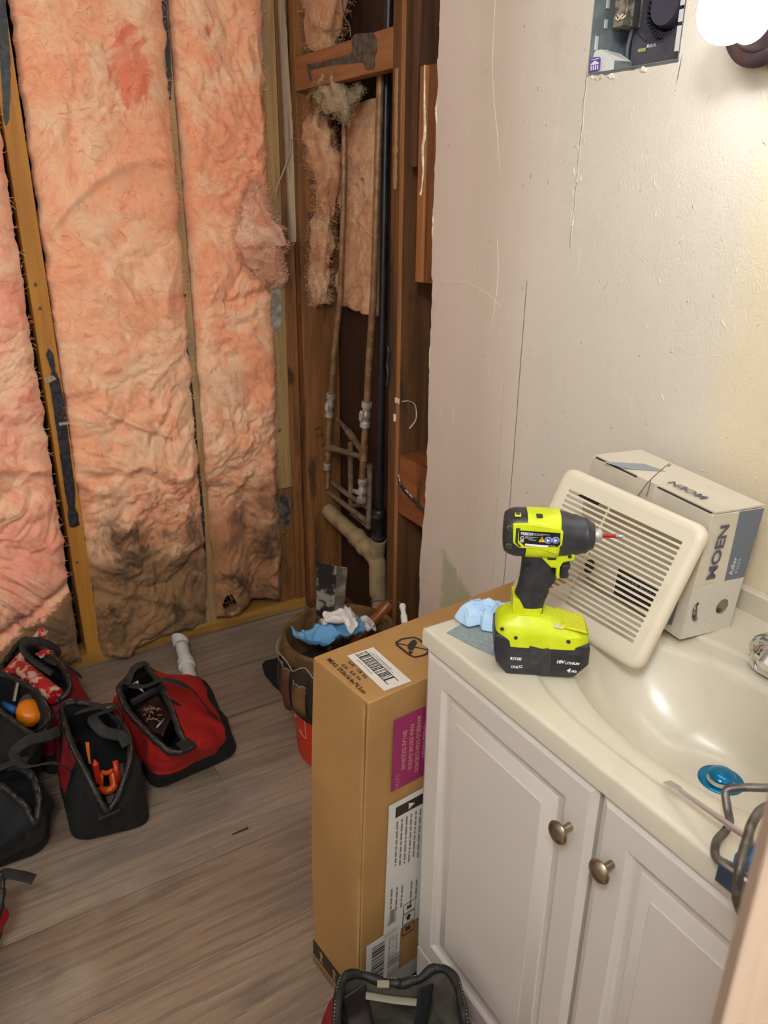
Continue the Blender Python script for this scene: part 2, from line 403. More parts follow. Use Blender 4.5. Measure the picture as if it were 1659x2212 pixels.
b.prism([(FX0, 0)]+[(x, z) for x, z in hb]+[(FX1, 0)], (0, th, 0), (1, 0, 0), (0, 0, 1), (0, -1, 0), th)
b.prism([(FX0, FZ1), (FX0, 2.44), (FX1, 2.44), (FX1, FZ1)], (0, th, 0), (1, 0, 0), (0, 0, 1), (0, -1, 0), th)
b.b2((FX1, 0, 0), (3.3, th, 2.44))
WR = struct('wall_right', b, DRY)
# torn paper and gypsum along the edge
b = MB(); pts = []; rad = []
for x, z in edge[::1]:
    pts.append((x-.0008, .004+.002*noise.noise(V((z*31, 7, 2))), z)); rad.append(.0022+.0045*max(0, noise.noise(V((z*13, 0, 4))))+rr.uniform(0, .0012))
b.tube(pts, rad, 7)
e = b.build('gypsum_edge', GYP, WR, smooth='all')
b = MB()
for (x, z, r) in [(1.300, 1.679, .004), (1.306, 1.681, .005), (1.33, 1.680, .006), (1.336, 1.677, .004), (1.40, 1.682, .005), (1.406, 1.679, .004), (1.285, 1.682, .003)]:
    vs = [V((x+r*1.2*math.cos(k*PI/3)*rr.uniform(.6, 1.2), -.001-(k % 2)*.002, z+r*math.sin(k*PI/3)*rr.uniform(.5, 1.2))) for k in range(6)]
    b.loft([[q+V((0, .003, 0)) for q in vs], vs])
b.build('gypsum_crumbs', GYP, WR)
# a few raised plaster ridges and flakes on the wall
b = MB()
for k in range(46):
    x = rr.uniform(1.15, 1.75); z = rr.uniform(1.05, 1.6); 
    if k < 16: x = 1.272+rr.uniform(-.012, .012); z = rr.uniform(1.42, 1.62)
    L = rr.uniform(.002, .009); a = rr.uniform(-.9, .9); d = V((math.sin(a)*L, 0, math.cos(a)*L))
    b.tube([V((x, 0, z))-d, V((x, -.0008, z)), V((x, 0, z))+d], [.0003, .0011, .0003], 5)
b.tube(sm([(1.00, 0, 1.93), (.998, -.0005, 1.80), (1.005, 0, 1.70), (1.03, 0, 1.60), (1.045, 0, 1.53)], 20), .0005, 5)
b.tube(sm([(.845, 0, 1.288), (.93, -.0005, 1.30), (1.02, 0, 1.287), (1.075, 0, 1.262)], 16), .0006, 5)
b.tube(sm([(1.05, 0, 1.40), (1.06, 0, 1.31), (1.045, 0, 1.2)], 10), .0006, 5)
b.build('plaster_ridges', M('pale_plaster', '#e6d8c6', .8), WR, smooth='all')

# ================================================================ framing
def timber(name, lo, hi, m, label, cat='stud', group=None, bev=.002, lean=0):
    lo = V(lo); hi = V(hi); o = empty(name, label, cat, ((lo.x+hi.x)/2, (lo.y+hi.y)/2, lo.z), group=group)
    b = MB(); b.b2(lo, hi); ex = b.build('board', m, o, bev=bev)
    return o


def tag1(name, mb, m, label, cat, group=None, kind=None, **k): return tag(mb.build(name, m, None, **k), label, cat, group, kind)


def mbbox(lo, hi): q = MB(); q.b2(lo, hi); return q


s1 = empty('wall_stud', 'yellow pine stud left of the widest pink batt, with a long black adhesive strip', 'stud', (-.045, -.785, .04))
mbbox((-.09, -.806, .04), (0, -.757, 2.44)).build('board', STUD, s1, bev=.002)
s2 = empty('wall_stud', 'narrow tan pine stud between the middle pink batt and the right-hand one', 'stud', (-.045, -.365, .04))
mbbox((-.09, -.386, .04), (0, -.345, 2.44)).build('board', STUD2, s2, bev=.002)
s3 = empty('wall_stud', 'weathered pale stud in the corner right of the pink batts, grey stain low down', 'stud', (-.045, -.05, .04))
mbbox((-.09, -.098, .50), (-.004, -.026, 2.44)).build('board', STUD2, s3, bev=.002)
mbbox((-.09, -.098, .04), (-.007, -.026, .496)).build('lower_board', STUDC, s3, bev=.002)
mbbox((-.09, -.0255, .04), (-.0005, .0135, 2.44)).build('inner_board', STUDC, s3, bev=.002)
s3['label'] = 'weathered tan stud in the corner, pieced together, with a white paint patch'
PAINT_LATER = 1
for (y, z) in ((-.067, .72), (-.067, .33)):
    MB().lathe((-.006, y, z), (1, 0, 0), [(0, .006), (.004, .0055), (.006, .001)], 12).build('nail_head', M('nail_steel', '#8d8a84', .4, .9), s3, smooth='all')


def strip(parent, pts, y0, w, m, x=.0006, name='adhesive_strip', seed=0):
    "an irregular vertical smear on a stud face: pts = [(z, half width factor, y shift)]"
    b = MB(); L = []; R = []
    n_ = 60; zs = [q[0] for q in pts]
    for i in range(n_+1):
        t = i/n_*(len(pts)-1); k = min(int(t), len(pts)-2); f = t-k
        z, hw, dy = [pts[k][j]*(1-f)+pts[k+1][j]*f for j in range(3)]
        hw *= w; j1 = noise.noise(V((z*60, seed, 0)))*.002; j2 = noise.noise(V((z*60, seed+5, 0)))*.002
        L.append((y0+dy-hw+j1, z)); R.append((y0+dy+hw+j2, z))
    b.prism(L+R[::-1], (x, 0, 0), (0, 1, 0), (0, 0, 1), (1, 0, 0), .0018)
    return b.build(name, m, parent)


strip(s3, [(1.235, .2, .012), (1.21, .5, .010), (1.17, .8, .004), (1.13, 1, 0), (1.09, .9, 0), (1.06, .3, -.004)], -.062, .020, M('white_paint_smear', '#a9a59a', .6, c2='#7d7568', ns=30), x=-.0038, name='paint_patch', seed=21)
strip(s3, [(.475, .5, .004), (.455, .9, 0), (.42, 1, .002), (.385, .85, 0), (.36, .9, -.003), (.352, .3, -.006)], -.062, .027, M('grey_paint_smear', '#6d665c', .6, c2='#3b342c', ns=40), x=-.0065, name='paint_patch', seed=22)
strip(s1, [(2.2, 1, .02), (1.95, 1, .017), (1.80, .9, .008), (1.72, .7, -.002), (1.66, .45, -.012), (1.645, .1, -.014)], -.785, .014, TAR, seed=1)
strip(s1, [(1.065, .1, 0), (1.05, .6, 0), (1.02, .5, .003), (1.0, .3, .004), (.975, .9, .002), (.9, 1, .004), (.8, .95, .002), (.7, .9, 0), (.63, .95, -.001), (.57, .6, -.004), (.555, .9, -.004), (.51, .95, -.004), (.505, .3, -.006)], -.779, .0165, TAR, seed=2)
strip(s2, [(2.2, 1, 0), (1.95, 1, 0), (1.85, .9, .001), (1.78, .8, -.001), (1.73, .3, -.004)], -.357, .0085, TAR, seed=3)
strip(s2, [(1.06, .2, -.008), (1.02, .8, -.007), (.9, .9, -.004), (.8, .8, -.001), (.7, .9, -.004), (.55, 1, -.002), (.44, .8, 0), (.40, .5, 0), (.3, .6, -.003), (.22, .3, -.008)], -.370, .009, TAR, seed=4)
MB().prism([(-.02, 0), (.006, .004), (.014, -.008), (-.004, -.016), (-.018, -.012)], (.003, -.785, .985), (0, 1, 0), (0, 0, 1), (1, 0, 0), .001).build('drywall_scrap', LATH, s1)
SCREW = M('drywall_screw', '#6b5f4e', .4, .8)
for st, y, z in ((s1, -.788, 1.245), (s1, -.786, 1.18), (s2, -.369, 1.245), (s2, -.366, 1.195), (s1, -.792, .385)):
    MB().lathe((0, y, z), (1, 0, .1), [(0, .0045), (.003, .0045), (.0045, .002), (.0045, 0)], 10).build('screw_head', SCREW, st, smooth=30)
MB().box((.004, -.768, .842), (.006, .03, .008)).build('staple_clip', M('clip_plastic', '#a39a84', .5), s1, bev=.001)

tag1('sill_plate', mbbox((-.09, -2.3, 0), (.002, .012, .04)), mat_wood('yellow_sill', '#b08238', '#8f642a', '#5a3c18', axis='y', seed=31), 'yellow timber sill plate on the floor under the pink batts', 'sill plate', bev=.002)
tag1('sill_plate', mbbox((.0, .014, 0), (.84, .152, .038)), STUDB, 'dark timber sill plate under the plumbing bay behind the bucket', 'sill plate', bev=.002)
# drywall remnant in the corner
b = MB(); p1 = [at(600, 0, 0, .001), at(602, 60, 0, .001), at(606, 140, 0, .001), at(612, 260, 0, .001), at(619, 400, 0, .001), at(624, 521, 0, .001)]
p2 = [at(611, 0, 0, .001), at(615, 60, 0, .001), at(620, 140, 0, .001), at(628, 260, 0, .001), at(634, 400, 0, .001), at(637, 523, 0, .001)]
p1 = [at(596, -160, 0, .001)]+p1; p2 = [at(606, -160, 0, .001)]+p2
L1 = rs(p1, 40); L2 = rs(p2, 40)
L1 = [q+V((0, .002*noise.noise(V((i*.8, 0, 3))), 0)) for i, q in enumerate(L1)]; L2 = [q+V((0, .003*noise.noise(V((i*.7, 4, 3))), 0)) for i, q in enumerate(L2)]
b.loft([[L1[i], L2[i], L2[i]+V((.011, 0, 0)), L1[i]+V((.011, 0, 0))] for i in range(40)])
tag1('wall_lath', b, LATH, 'narrow pale broken strip of wallboard hanging in the corner', 'strip')
# a long peeled paper sliver beside it
b = MB(); pts = sm([at(628, 300, 0, .02), at(626, 330, 0, .022), at(612, 372, 0, .03), at(600, 400, 0, .03), at(594, 430, 0, .03)], 20)
b.tube(pts, [.0035*(1-i/len(pts)*.6) for i in range(len(pts))], 6, flat=.25)
tag1('paper_sliver', b, LATH, 'thin peeled paper sliver curling out above the loose pink tuft', 'paper', smooth='all')

timber('wall_stud', (.0, .0135, .038), (.04, .152, 2.44), STUDC, 'deep orange-brown corner stud forming the left side of the pipe bay', 'stud')
sC = [o for o in C.objects if o.get('label', '').startswith('deep orange')][0]
b = MB(); b.lathe((.0405, .06, 1.42), (1, 0, 0), [(0, .015), (.0008, .012), (.001, 0)], 16, sq=1.5); b.build('knot', M('dark_knot', '#2b180b', .7), sC)
for (z, y, a) in ((.715, .045, .9), (.69, .055, .7), (.655, .075, .9)):
    b = MB(); d = V((.72, .18, .42)).normalized(); o_ = V((.04, y, z)); b.tube([o_, o_+d*.035], .0018, 7); b.lathe(o_+d*.035, d, [(0, .0045), (.0015, .0045)], 10)
    b.build('nail', M('rusty_nail', '#6b5140', .6, .5), sC)
timber('wall_stud', (.592, .0135, .038), (.650, .152, 2.44), STUDB, 'dark brown double stud forming the right side of the pipe bay', 'stud')
sD = [o for o in C.objects if o.get('label', '').startswith('dark brown double')][0]
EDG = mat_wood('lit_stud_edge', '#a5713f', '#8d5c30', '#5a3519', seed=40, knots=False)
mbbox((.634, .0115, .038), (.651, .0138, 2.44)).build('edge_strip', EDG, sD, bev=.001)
# tan adhesive bead on it
b = MB(); pts = []; rad = []
for i in range(60):
    z = 1.50+.27*i/59; pts.append((.612+.002*noise.noise(V((z*40, 0, 0))), .0125, z)); rad.append(.0085+.006*noise.noise(V((z*60, 3, 0))))
b.tube(pts, rad, 8, flat=.3, up=(0, 1, 0)); b.build('adhesive_bead', M('tan_adhesive', '#9a7150', .6, bs=60, bd=.002), sD, smooth='all')
b = MB(); b.tube(sm([(.592, .0105, 1.10), (.597, .0105, 1.08), (.589, .0105, 1.05), (.596, .0105, 1.02), (.588, .0105, .985)], 20), .0045, 7, flat=.5); b.build('tar_blob', TAR, sD, smooth='all')
b = MB(); b.tube(sm([(.652, .02, .955), (.656, .04, .955), (.656, .062, .94), (.656, .066, .90), (.655, .045, .875)], 24), .0022, 6, flat=.5); b.box((.643, .0105, .957), (.02, .003, .014)); b.box((.63, .0105, .905), (.008, .003, .02)); b.build('white_residue', GYP, sD, smooth=40)
timber('wall_stud', (.80, .0145, .038), (.838, .152, 2.44), OSB, 'dark stud just behind the torn drywall edge', 'stud')
tag1('wall_cleat', mbbox((.698, .002, 1.55), (.722, .0135, 2.44)).b2((.7, .012, 1.55), (.72, .06, 2.44)), mat_wood('dark_cleat', '#5c3a24', '#46291a', '#24130a', seed=44, knots=False), 'dark reddish vertical cleat high between the stud and the torn drywall', 'cleat', bev=.001)
vl = empty('wall_cleat', 'bright orange-brown vertical board beside the torn drywall edge', 'cleat', (.77, .02, 1.28))
mbbox((.737, -.002, 1.285), (.766, .02, 1.76)).build('board', mat_wood('orange_cleat', '#a4683a', '#8d5829', '#5a2f10', seed=47, knots=False), vl, bev=.0015)
mbbox((.766, .004, 1.285), (.803, .0135, 1.76)).build('side_board', mat_wood('brown_cleat', '#7a4a22', '#5f3717', '#33190a', seed=48, knots=False), vl, bev=.0015)
b = MB(); b.tube(sm([(.757, -.003, 1.76), (.76, -.003, 1.68), (.765, -.003, 1.62), (.759, -.004, 1.59), (.763, -.004, 1.54), (.757, -.003, 1.50), (.752, -.003, 1.488)], 40), [.003+.003*math.sin(i*.11)**2 for i in range(43)], 6, flat=.4, up=(0, 1, 0))
b.build('plaster_smear', GYP, vl, smooth='all')

# blocking between the studs
tb = empty('blocking', 'orange timber block across the top of the pipe bay with black adhesive', 'blocking', (.32, .03, 1.775))
b = MB(); b.b2((.042, .0135, 1.773), (.590, .05, 1.862)); b.build('board', BLOCK, tb, bev=.002)
def Y(px, py, y): q = at(px, py, 1, y); return (q.x, q.z)
z2 = lambda sx, sy: Y(560+sx/3.16, sy/3.16, .0128)
poly = [(325, 440), (430, 425), (450, 410), (540, 395), (620, 368), (640, 345), (633, 260), (660, 232), (775, 222), (800, 262), (803, 350), (785, 400), (792, 440), (775, 470), (735, 478), (712, 425), (640, 430), (545, 440), (470, 452), (370, 470), (350, 482), (362, 555), (345, 545), (335, 490)]
MB().prism([z2(*q) for q in poly], (0, .0128, 0), (1, 0, 0), (0, 0, 1), (0, -1, 0), .002).build('adhesive_smear', M('grey_black_adhesive', '#3b3632', .5, c2='#5a534c', ns=60, bs=50, bd=.003), tb)
lb = empty('blocking', 'stained brown timber block right of the pipes with a cracked black line', 'blocking', (.725, .03, .63))
mbbox((.652, .0135, .622), (.799, .10, .802)).build('board', BLOCK2, lb, bev=.002)
b = MB(); b.tube(sm([(.655, .0115, .735), (.668, .0115, .715), (.70, .0115, .70), (.74, .0115, .69), (.797, .0115, .672)], 40), [.0065+.005*noise.noise(V((i*.5, 0, 0))) for i in range(45)], 7, flat=.5, up=(0, 1, 0))
b.build('adhesive_bead', TAR, lb, smooth='all')
b = MB(); b.tube(sm([(.656, .011, .742), (.664, .010, .728), (.672, .011, .712), (.70, .011, .706), (.74, .011, .694)], 30), .0016, 5); b.build('white_residue', GYP, lb)

# ================================================================ pink batts
BATT1 = mat_batt('pink_batt', dz=(.26, .60), red=(-.475, 1.80, .07, .13), spots=((-.425, .45, .035, .05, .8), (-.53, .44, .09, .025, .5), (-.66, .30, .07, .06, .7), (-.45, .31, .10, .05, .6), (-.70, .12, .05, .08, .5)))
BATT2 = mat_batt('pink_batt_right', top='#ffae86', dz=(.25, .80), red=(-.25, 1.905, .014, .02), dark='#2f281d', brown='#a8764f', spots=((-.155, .50, .05, .07, .6), (-.15, .30, .07, .14, .9), (-.28, .45, .04, .04, .5), (-.20, .10, .08, .05, .6)))
BATT0 = mat_batt('pink_batt_left', top='#ffb094', deep='#ef7f66', dz=(.05, .12), sharp=(.215, .55), brown='#7b5c3a')
CAVB = mat_batt('dusty_batt', top='#c48a62', pale='#d2a680', deep='#a8653f', dz=(1.0, 1.2), dirt_amt=.25, wh=.5)
GREYB = mat_batt('grey_dusty_tuft', top='#8d785c', pale='#b39c78', deep='#5d4c38', dz=(-1, -.9), dirt_amt=0, wh=.6)
FIB = M('loose_fibre', '#f2c3a2', .9)
FIBG = M('dusty_fibre', '#bfa583', .9)


def fuzz(p, amp=1.0):
    q = p*3.1; wv = V((noise.noise(q+V((3, 0, 0))), noise.noise(q+V((0, 7, 0))), noise.noise(q+V((0, 0, 11)))))
    q = p+wv*.10; st = V((q.x, q.y, q.z*1.15))
    a = abs(noise.noise(st*5.5)); b_ = abs(noise.noise(st*13+wv*1.2)); c_ = abs(noise.noise(st*29+wv*2.2)); d_ = noise.noise(st*62+wv*5); r = (1-abs(noise.noise(st*8+V((4, 4, 4))+wv*2)))**8
    k_ = .55+.65*max(0, min(1, (1.0-p.z)/.8))
    return amp*k_*((a-.25)*.052+(b_-.25)*.024+(c_-.25)*.012+d_*.0028+r*.008)


def batt(name, label, yl, yr, z0, z1, m, x0=.004, bulge=.028, ny=104, nz=560, seed=0, group=None, extra=None, hole=None, rag=.012, fibn=1500, fm=None):
    vs = []; fs = []; W_ = ny+1
    for i in range(nz+1):
        t = i/nz; zb = z0(0) if callable(z0) else z0
        for j in range(ny+1):
            s = j/ny; lo = z0(s) if callable(z0) else z0
            z = lo+(z1-lo)*t; a = yl(z)+rag*noise.fractal(V((z*14, seed, 0)), 1, 2, 4)*.8; c = yr(z)+rag*noise.fractal(V((z*14, seed+9, 0)), 1, 2, 4)*.8
            y = a+(c-a)*s; e = 1-abs(2*s-1)**7; eb = min(1, (z-lo)/.03+.02)
            p = V((seed*3.1, y, z)); d = x0+bulge*(e*eb-.5)*1.4+fuzz(p)*(.35+.65*e)
            if extra: d += extra(y, z)
            if s in (0, 1): d = -.05
            if i == 0: d = -.04
            vs.append((d, y, z+.012*noise.noise(V((y*30, seed, 5)))*(1-t) if i < 12 else z))
    for i in range(nz):
        for j in range(ny):
            q = i*W_+j
            if hole and hole(vs[q]): continue
            fs.append((q, q+1, q+W_+1, q+W_))
    b = MB(); b.add(vs, fs)
    root = empty(name, label, 'insulation', (0, (yl(1)+yr(1))/2, z0(.5) if callable(z0) else z0), group=group)
    o = b.build('batt', m, root, smooth='all')
    # loose fibres standing off the surface
    f = MB(); r2 = random.Random(seed+5)
    for k in range(fibn):
        i = r2.randrange(8, nz-10); j = r2.randrange(3, ny-3); an = r2.uniform(0, 2*PI); pts = []; x_, y_ = float(j), float(i); off = r2.uniform(-.001, .002); cu = r2.uniform(-.5, .5); n_ = r2.randrange(4, 9)
        for s_ in range(n_):
            ii, jj = int(round(y_)), int(round(x_))
            if not (1 <= jj <= ny-1 and 2 <= ii < nz): break
            q = V(vs[ii*W_+jj]); q.x = max(q.x, -.01)+off+.0045*math.sin(PI*s_/n_)*abs(math.sin(k)); pts.append(q)
            an += cu+r2.uniform(-.5, .5); x_ += math.cos(an)*1.5; y_ += math.sin(an)*1.5
        if len(pts) > 3: f.tube(sm(pts, len(pts)*2), [.0006]*(len(sm(pts, len(pts)*2))-2)+[.0002, .0002], 3, cap=False)
    for k in range(300):
        i = r2.randrange(8, nz-10); j = r2.choice((r2.randrange(1, 5), ny-r2.randrange(1, 5))); q = V(vs[i*W_+j]); q.x = max(q.x, -.006)
        d = V((r2.uniform(.0, .4), (-1 if j < 9 else 1)*r2.uniform(.3, 1), r2.uniform(-.8, .8))).normalized(); L = r2.uniform(.006, .022); kk = V((r2.uniform(-1, 1), r2.uniform(-1, 1), r2.uniform(-1, 1)))*L*.6
        f.tube(sm([q, q+d*L*.5+kk*.5+V((.003, 0, 0)), q+d*L+V((.002, 0, 0))], 6), .0004, 3, cap=False)
    f.build('loose_fibres', fm or m, root)['kind'] = 'stuff'
    return root, o


def lin(a, b): return lambda z: b+(a-b)*z/2.0    # a at z=2, b at z=0


def ex1(y, z):
    r = 0
    # deep folds low down, long diagonal ridge in the middle
    r += .022*math.exp(-((z-.30-.06*math.sin(y*14))/.020)**2)*-1
    r += .02*math.exp(-((z-.37)/.05)**2)
    r += -.018*math.exp(-((z-.19+.5*(y+.6))/.018)**2)
    d = (z-.84)+(y+.60)*.55
    r += .016*math.exp(-(d/.012)**2)*(1 if -.66 < y < -.46 else .0)
    r += .014*math.exp(-((z-.655+.03*math.sin(y*25))/.02)**2)
    r += .012*math.exp(-((z-1.52-.5*(y+.6)+1.8*(y+.55)**2)/.02)**2)
    return r


batt('insulation_batt', 'wide pink glass-wool batt in the middle bay, dirty brown folds at its foot', lin(-.742, -.765), lin(-.357, -.374), lambda s: .005+.03*s, 2.3, BATT1, seed=1, extra=ex1, x0=.018)


def ex2(y, z):
    r = 0
    r += .03*math.exp(-((y+.30)/.05)**2)*(1 if z < .42 else max(0, 1-(z-.42)/.1))
    r += .03*math.exp(-((y+.13)/.025)**2)*(1 if z < .6 else max(0, 1-(z-.6)/.1))
    r -= .03*math.exp(-((y+.21)/.03)**2)*(1 if z < .5 else max(0, 1-(z-.5)/.1))
    r -= .025*math.exp(-((z-1.17-.25*(y+.2))/.02)**2)*(1 if y > -.25 else 0)
    r += .015*math.exp(-((z-1.0)/.10)**2)
    r += -.02*math.exp(-((y+.345)/.012)**2)*(1 if 1.05 < z < 1.6 else 0)
    return r


def hole2(v): return abs((v[1]+.315)/.020) ** 2+abs((v[2]-.125)/.036)**2 < 1+.5*noise.noise(V(v)*40)
batt('insulation_batt', 'narrower pink batt right of the tan stud, blackened low down with a small hole', lin(-.335, -.352), lin(-.066, -.088), lambda s: .05+.03*s, 2.3, BATT2, seed=2, extra=ex2, ny=72, x0=.016, hole=hole2)


def ex0(y, z):
    r = .02*math.exp(-((z-.60)/.03)**2)-.03*math.exp(-((z-.24-.55*(y+.95))/.025)**2)+.016*math.exp(-((z-.73+.3*(y+.9))/.02)**2)
    return r
batt('insulation_batt', 'leftmost pink batt beside the black-striped stud, brown below a slanting edge', lambda z: -1.17, lin(-.812, -.826), .02, 2.3, BATT0, seed=3, extra=ex0, x0=.02)


mbs = empty('wall_stud', 'yellow pine stud left of the leftmost pink batt, at the frame edge', 'stud', (-.045, -1.195, .04))
mbbox((-.09, -1.215, .04), (0, -1.175, 2.44)).build('board', STUD, mbs, bev=.002)
batt('insulation_batt', 'pink batt beyond the stud at the left, outside the bags', lambda z: -1.565, lambda z: -1.217, .02, 2.3, BATT0, seed=13, ny=50, nz=260, fibn=200)
# loose pink tuft pulled out near the corner
def blob(name, pts, m, label, cat, n=22, seg=26, amp=.35, seed=0, flat=.55, fib=140, fm=None, up=(1, 0, 0), fr=.00045, fl=.03, parent=None):
    "fluffy mass along a path of (point, radius)"
    P = sm([q for q, r in pts], n); R_ = rs([(r, 0, 0) for q, r in pts], len(P)); b = MB(); loops = []
    for i, q in enumerate(P):
        t = (P[min(i+1, len(P)-1)]-P[max(i-1, 0)]).normalized(); a = V(up)-t*V(up).dot(t); a = a.normalized(); c = t.cross(a); l = []
        for k in range(seg):
            an = k*2*PI/seg; rad = R_[i].x; w_ = V((math.cos(an), math.sin(an), 0))
            nn = 1+amp*noise.fractal(q*16+w_*1.4+V((seed, 0, 0)), 1, 2, 4)+amp*.6*(1-abs(noise.noise(q*40+w_*2.2)))**3
            l.append(q+a*math.cos(an)*rad*flat*nn+c*math.sin(an)*rad*nn)
        loops.append(l)
    b.loft(loops); root = parent or empty(name, label, cat, P[-1]); o = b.build('wad' if not parent else name, m, root, smooth='all', sub=1)
    if fib:
        f = MB(); r2 = random.Random(seed)
        for k in range(fib):
            l = r2.choice(loops); q = r2.choice(l); c = sum(l, V())/len(l); d = ((q-c).normalized()+V((r2.uniform(-.8, .8), r2.uniform(-.8, .8), r2.uniform(-.8, .8)))).normalized(); L = r2.uniform(.3, 1)*fl
            kk = V((r2.uniform(-1, 1), r2.uniform(-1, 1), r2.uniform(-1, 1)))*L*.5
            f.tube(sm([q-d*.003, q+d*L*.5+kk, q+d*L], 6), fr, 3, cap=False)
        ff = f.build('loose_fibres', fm or FIB, root); ff['kind'] = 'stuff'
    return root


PX = lambda x, y, xx: at(x, y, 0, xx)
TUFT = mat_batt('pale_pink_tuft', top='#eaa98a', pale='#f2c6a8', deep='#d98667', dz=(-1, -.9), dirt_amt=0, wh=.5)
blob('insulation_tuft', [(PX(545, 392, .03), .006), (PX(548, 425, .05), .018), (PX(552, 465, .06), .042), (PX(556, 500, .07), .058), (PX(553, 535, .06), .058), (PX(575, 562, .05), .036), (PX(592, 590, .03), .022), (PX(600, 612, .02), .008)], TUFT, 'torn pale pink tuft of glass wool hanging out near the corner', 'insulation', n=40, seg=40, seed=4, flat=.5, amp=.75, fib=2200, fm=TUFT, fl=.028)

# batts and dust wool in the pipe bay
PY = lambda x, y, yy: at(x, y, 1, yy)
blob('insulation_tuft', [(PY(690, -120, .09), .10), (PY(700, 0, .09), .10), (PY(695, 60, .09), .085), (PY(690, 110, .09), .06)], CAVB, 'dusty brown batt above the top timber block', 'insulation', n=24, seg=36, seed=6, flat=.55, up=(0, 1, 0), fib=900, fm=CAVB)
blob('insulation_tuft', [(PY(676, 192, .05), .004), (PY(692, 205, .048), .012), (PY(706, 182, .045), .022), (PY(716, 176, .04), .026), (PY(722, 200, .035), .040), (PY(738, 222, .03), .046), (PY(745, 240, .03), .030), (PY(744, 262, .035), .004)], GREYB, 'grey and white dust tuft under the top timber block', 'insulation', n=36, seg=34, seed=8, flat=.5, amp=1.0, up=(0, 1, 0), fib=700, fm=GREYB, fl=.028)
blob('insulation_tuft', [(PY(735, 222, .04), .010), (PY(758, 212, .04), .014), (PY(772, 200, .05), .008), (PY(780, 186, .05), .002)], GREYB, 'thin grey wisp reaching right from the dust tuft to the pipes', 'insulation', n=16, seg=16, seed=18, flat=.5, amp=1.0, up=(0, 1, 0), fib=260, fm=GREYB, fl=.02)
blob('insulation_tuft', [(PY(668, 235, .09), .04), (PY(680, 280, .08), .055), (PY(695, 330, .07), .05), (PY(705, 375, .075), .03), (PY(703, 430, .08), .034), (PY(697, 480, .08), .038), (PY(690, 540, .07), .042), (PY(688, 590, .065), .046), (PY(692, 635, .06), .046), (PY(695, 655, .06), .02)], CAVB, 'lumpy dusty batt hanging left of the left copper pipe', 'insulation', n=64, seg=34, seed=9, flat=.6, amp=.7, up=(0, 1, 0), fib=2200, fm=CAVB)
b = MB(); vs = []; fs = []; ny, nz = 54, 170; tl, tr_, bl, br = PY(738, 235, .13), PY(822, 205, .13), PY(728, 655, .115), PY(806, 685, .115)
for i in range(nz+1):
    for j in range(ny+1):
        t = i/nz; s = j/ny; q = tl.lerp(tr_, s).lerp(bl.lerp(br, s), t); e = 1-abs(2*s-1)**6; sl = math.exp(-((s-.62)/.05)**2)*(1 if .35 < t < .5 else 0)
        d = .018*(e-.4)+fuzz(q*1.2+V((5, 0, 0)), 1.2)-.04*sl
        if j in (0, ny): d = -.04
        if i in (0, nz): d = -.03
        vs.append(q+V((0, -d, .01*noise.noise(V((s*8, 0, 0)))*t))); 
for i in range(nz):
    for j in range(ny): a = i*(ny+1)+j; fs.append((a, a+1, a+ny+2, a+ny+1))
b.add(vs, fs); tag(b.build('insulation_batt', CAVB, None, smooth='all'), 'brown-pink dusty batt behind the two copper pipes', 'insulation')

# ================================================================ plumbing
COP = M('aged_copper', '#987452', .5, .35, c2='#7d5e42', ns=30, bs=40, bd=.0005)
COPD = M('dusty_copper', '#8a715a', .75, .1, c2='#725b47', ns=30)
BRS = M('nickel_brass_valve', '#dedad0', .3, .6, c2='#b5ada0', ns=40)
PVCD = M('dusty_beige_drain_pipe', '#a58d68', .75, c2='#7f6b4d', ns=14, thr=(.45, .7))
ABS = M('black_vent_pipe', '#141215', .4, c2='#241f22', ns=20)


def pp(pts, y): return [at(a, b_, 1, y) for a, b_ in pts]


def pipe(parent, pts, r, m, name='pipe', n=14): return MB().tube(pts, r, n).build(name, m, parent, smooth=60)


def coupling(parent, a, b_, r, m, name='coupling'):
    a = V(a); b_ = V(b_); d = b_-a; L = d.length
    return MB().lathe(a, d, [(0, r*.85), (L*.04, r), (L*.25, r), (L*.3, r*.9), (L*.7, r*.9), (L*.75, r), (L*.96, r), (L, r*.85)], 20).build(name, m, parent, smooth=40)


def valve(parent, a, b_, r, hd, hl=.03, flat=False):
    a = V(a); b_ = V(b_); ax = (b_-a).normalized(); L = (b_-a).length
    v = MB().lathe(a, ax, [(0, r*1.25), (L*.02, r*1.4), (L*.2, r*1.4), (L*.24, r*1.05), (L*.38, r*1.05), (L*.44, r*1.35), (L*.6, r*1.35), (L*.68, r*1.0), (L*.78, r*1.0), (L*.8, r*1.35), (L*.98, r*1.4), (L, r*1.2)], 22).build('valve', BRS, parent, smooth=40)
    c = a.lerp(b_, .5); hd = V(hd); q = MB().lathe(c, hd, [(0, r*.6), (.018, r*.5), (.021, r*.5)], 12); tip = c+hd*.02; s = ax.cross(hd).normalized() if flat else ax
    w_ = hd.cross(s).normalized(); q.prism([(-hl*.5, -.004), (-hl*.5, .004), (-hl*.2, .007), (hl*.2, .007), (hl*.55, .0045), (hl*.55, -.0045), (hl*.2, -.007), (-hl*.2, -.007)], tip, s, w_, hd, .005)
    q.build('handle', BRS, v, smooth=40, bev=.0008); return v


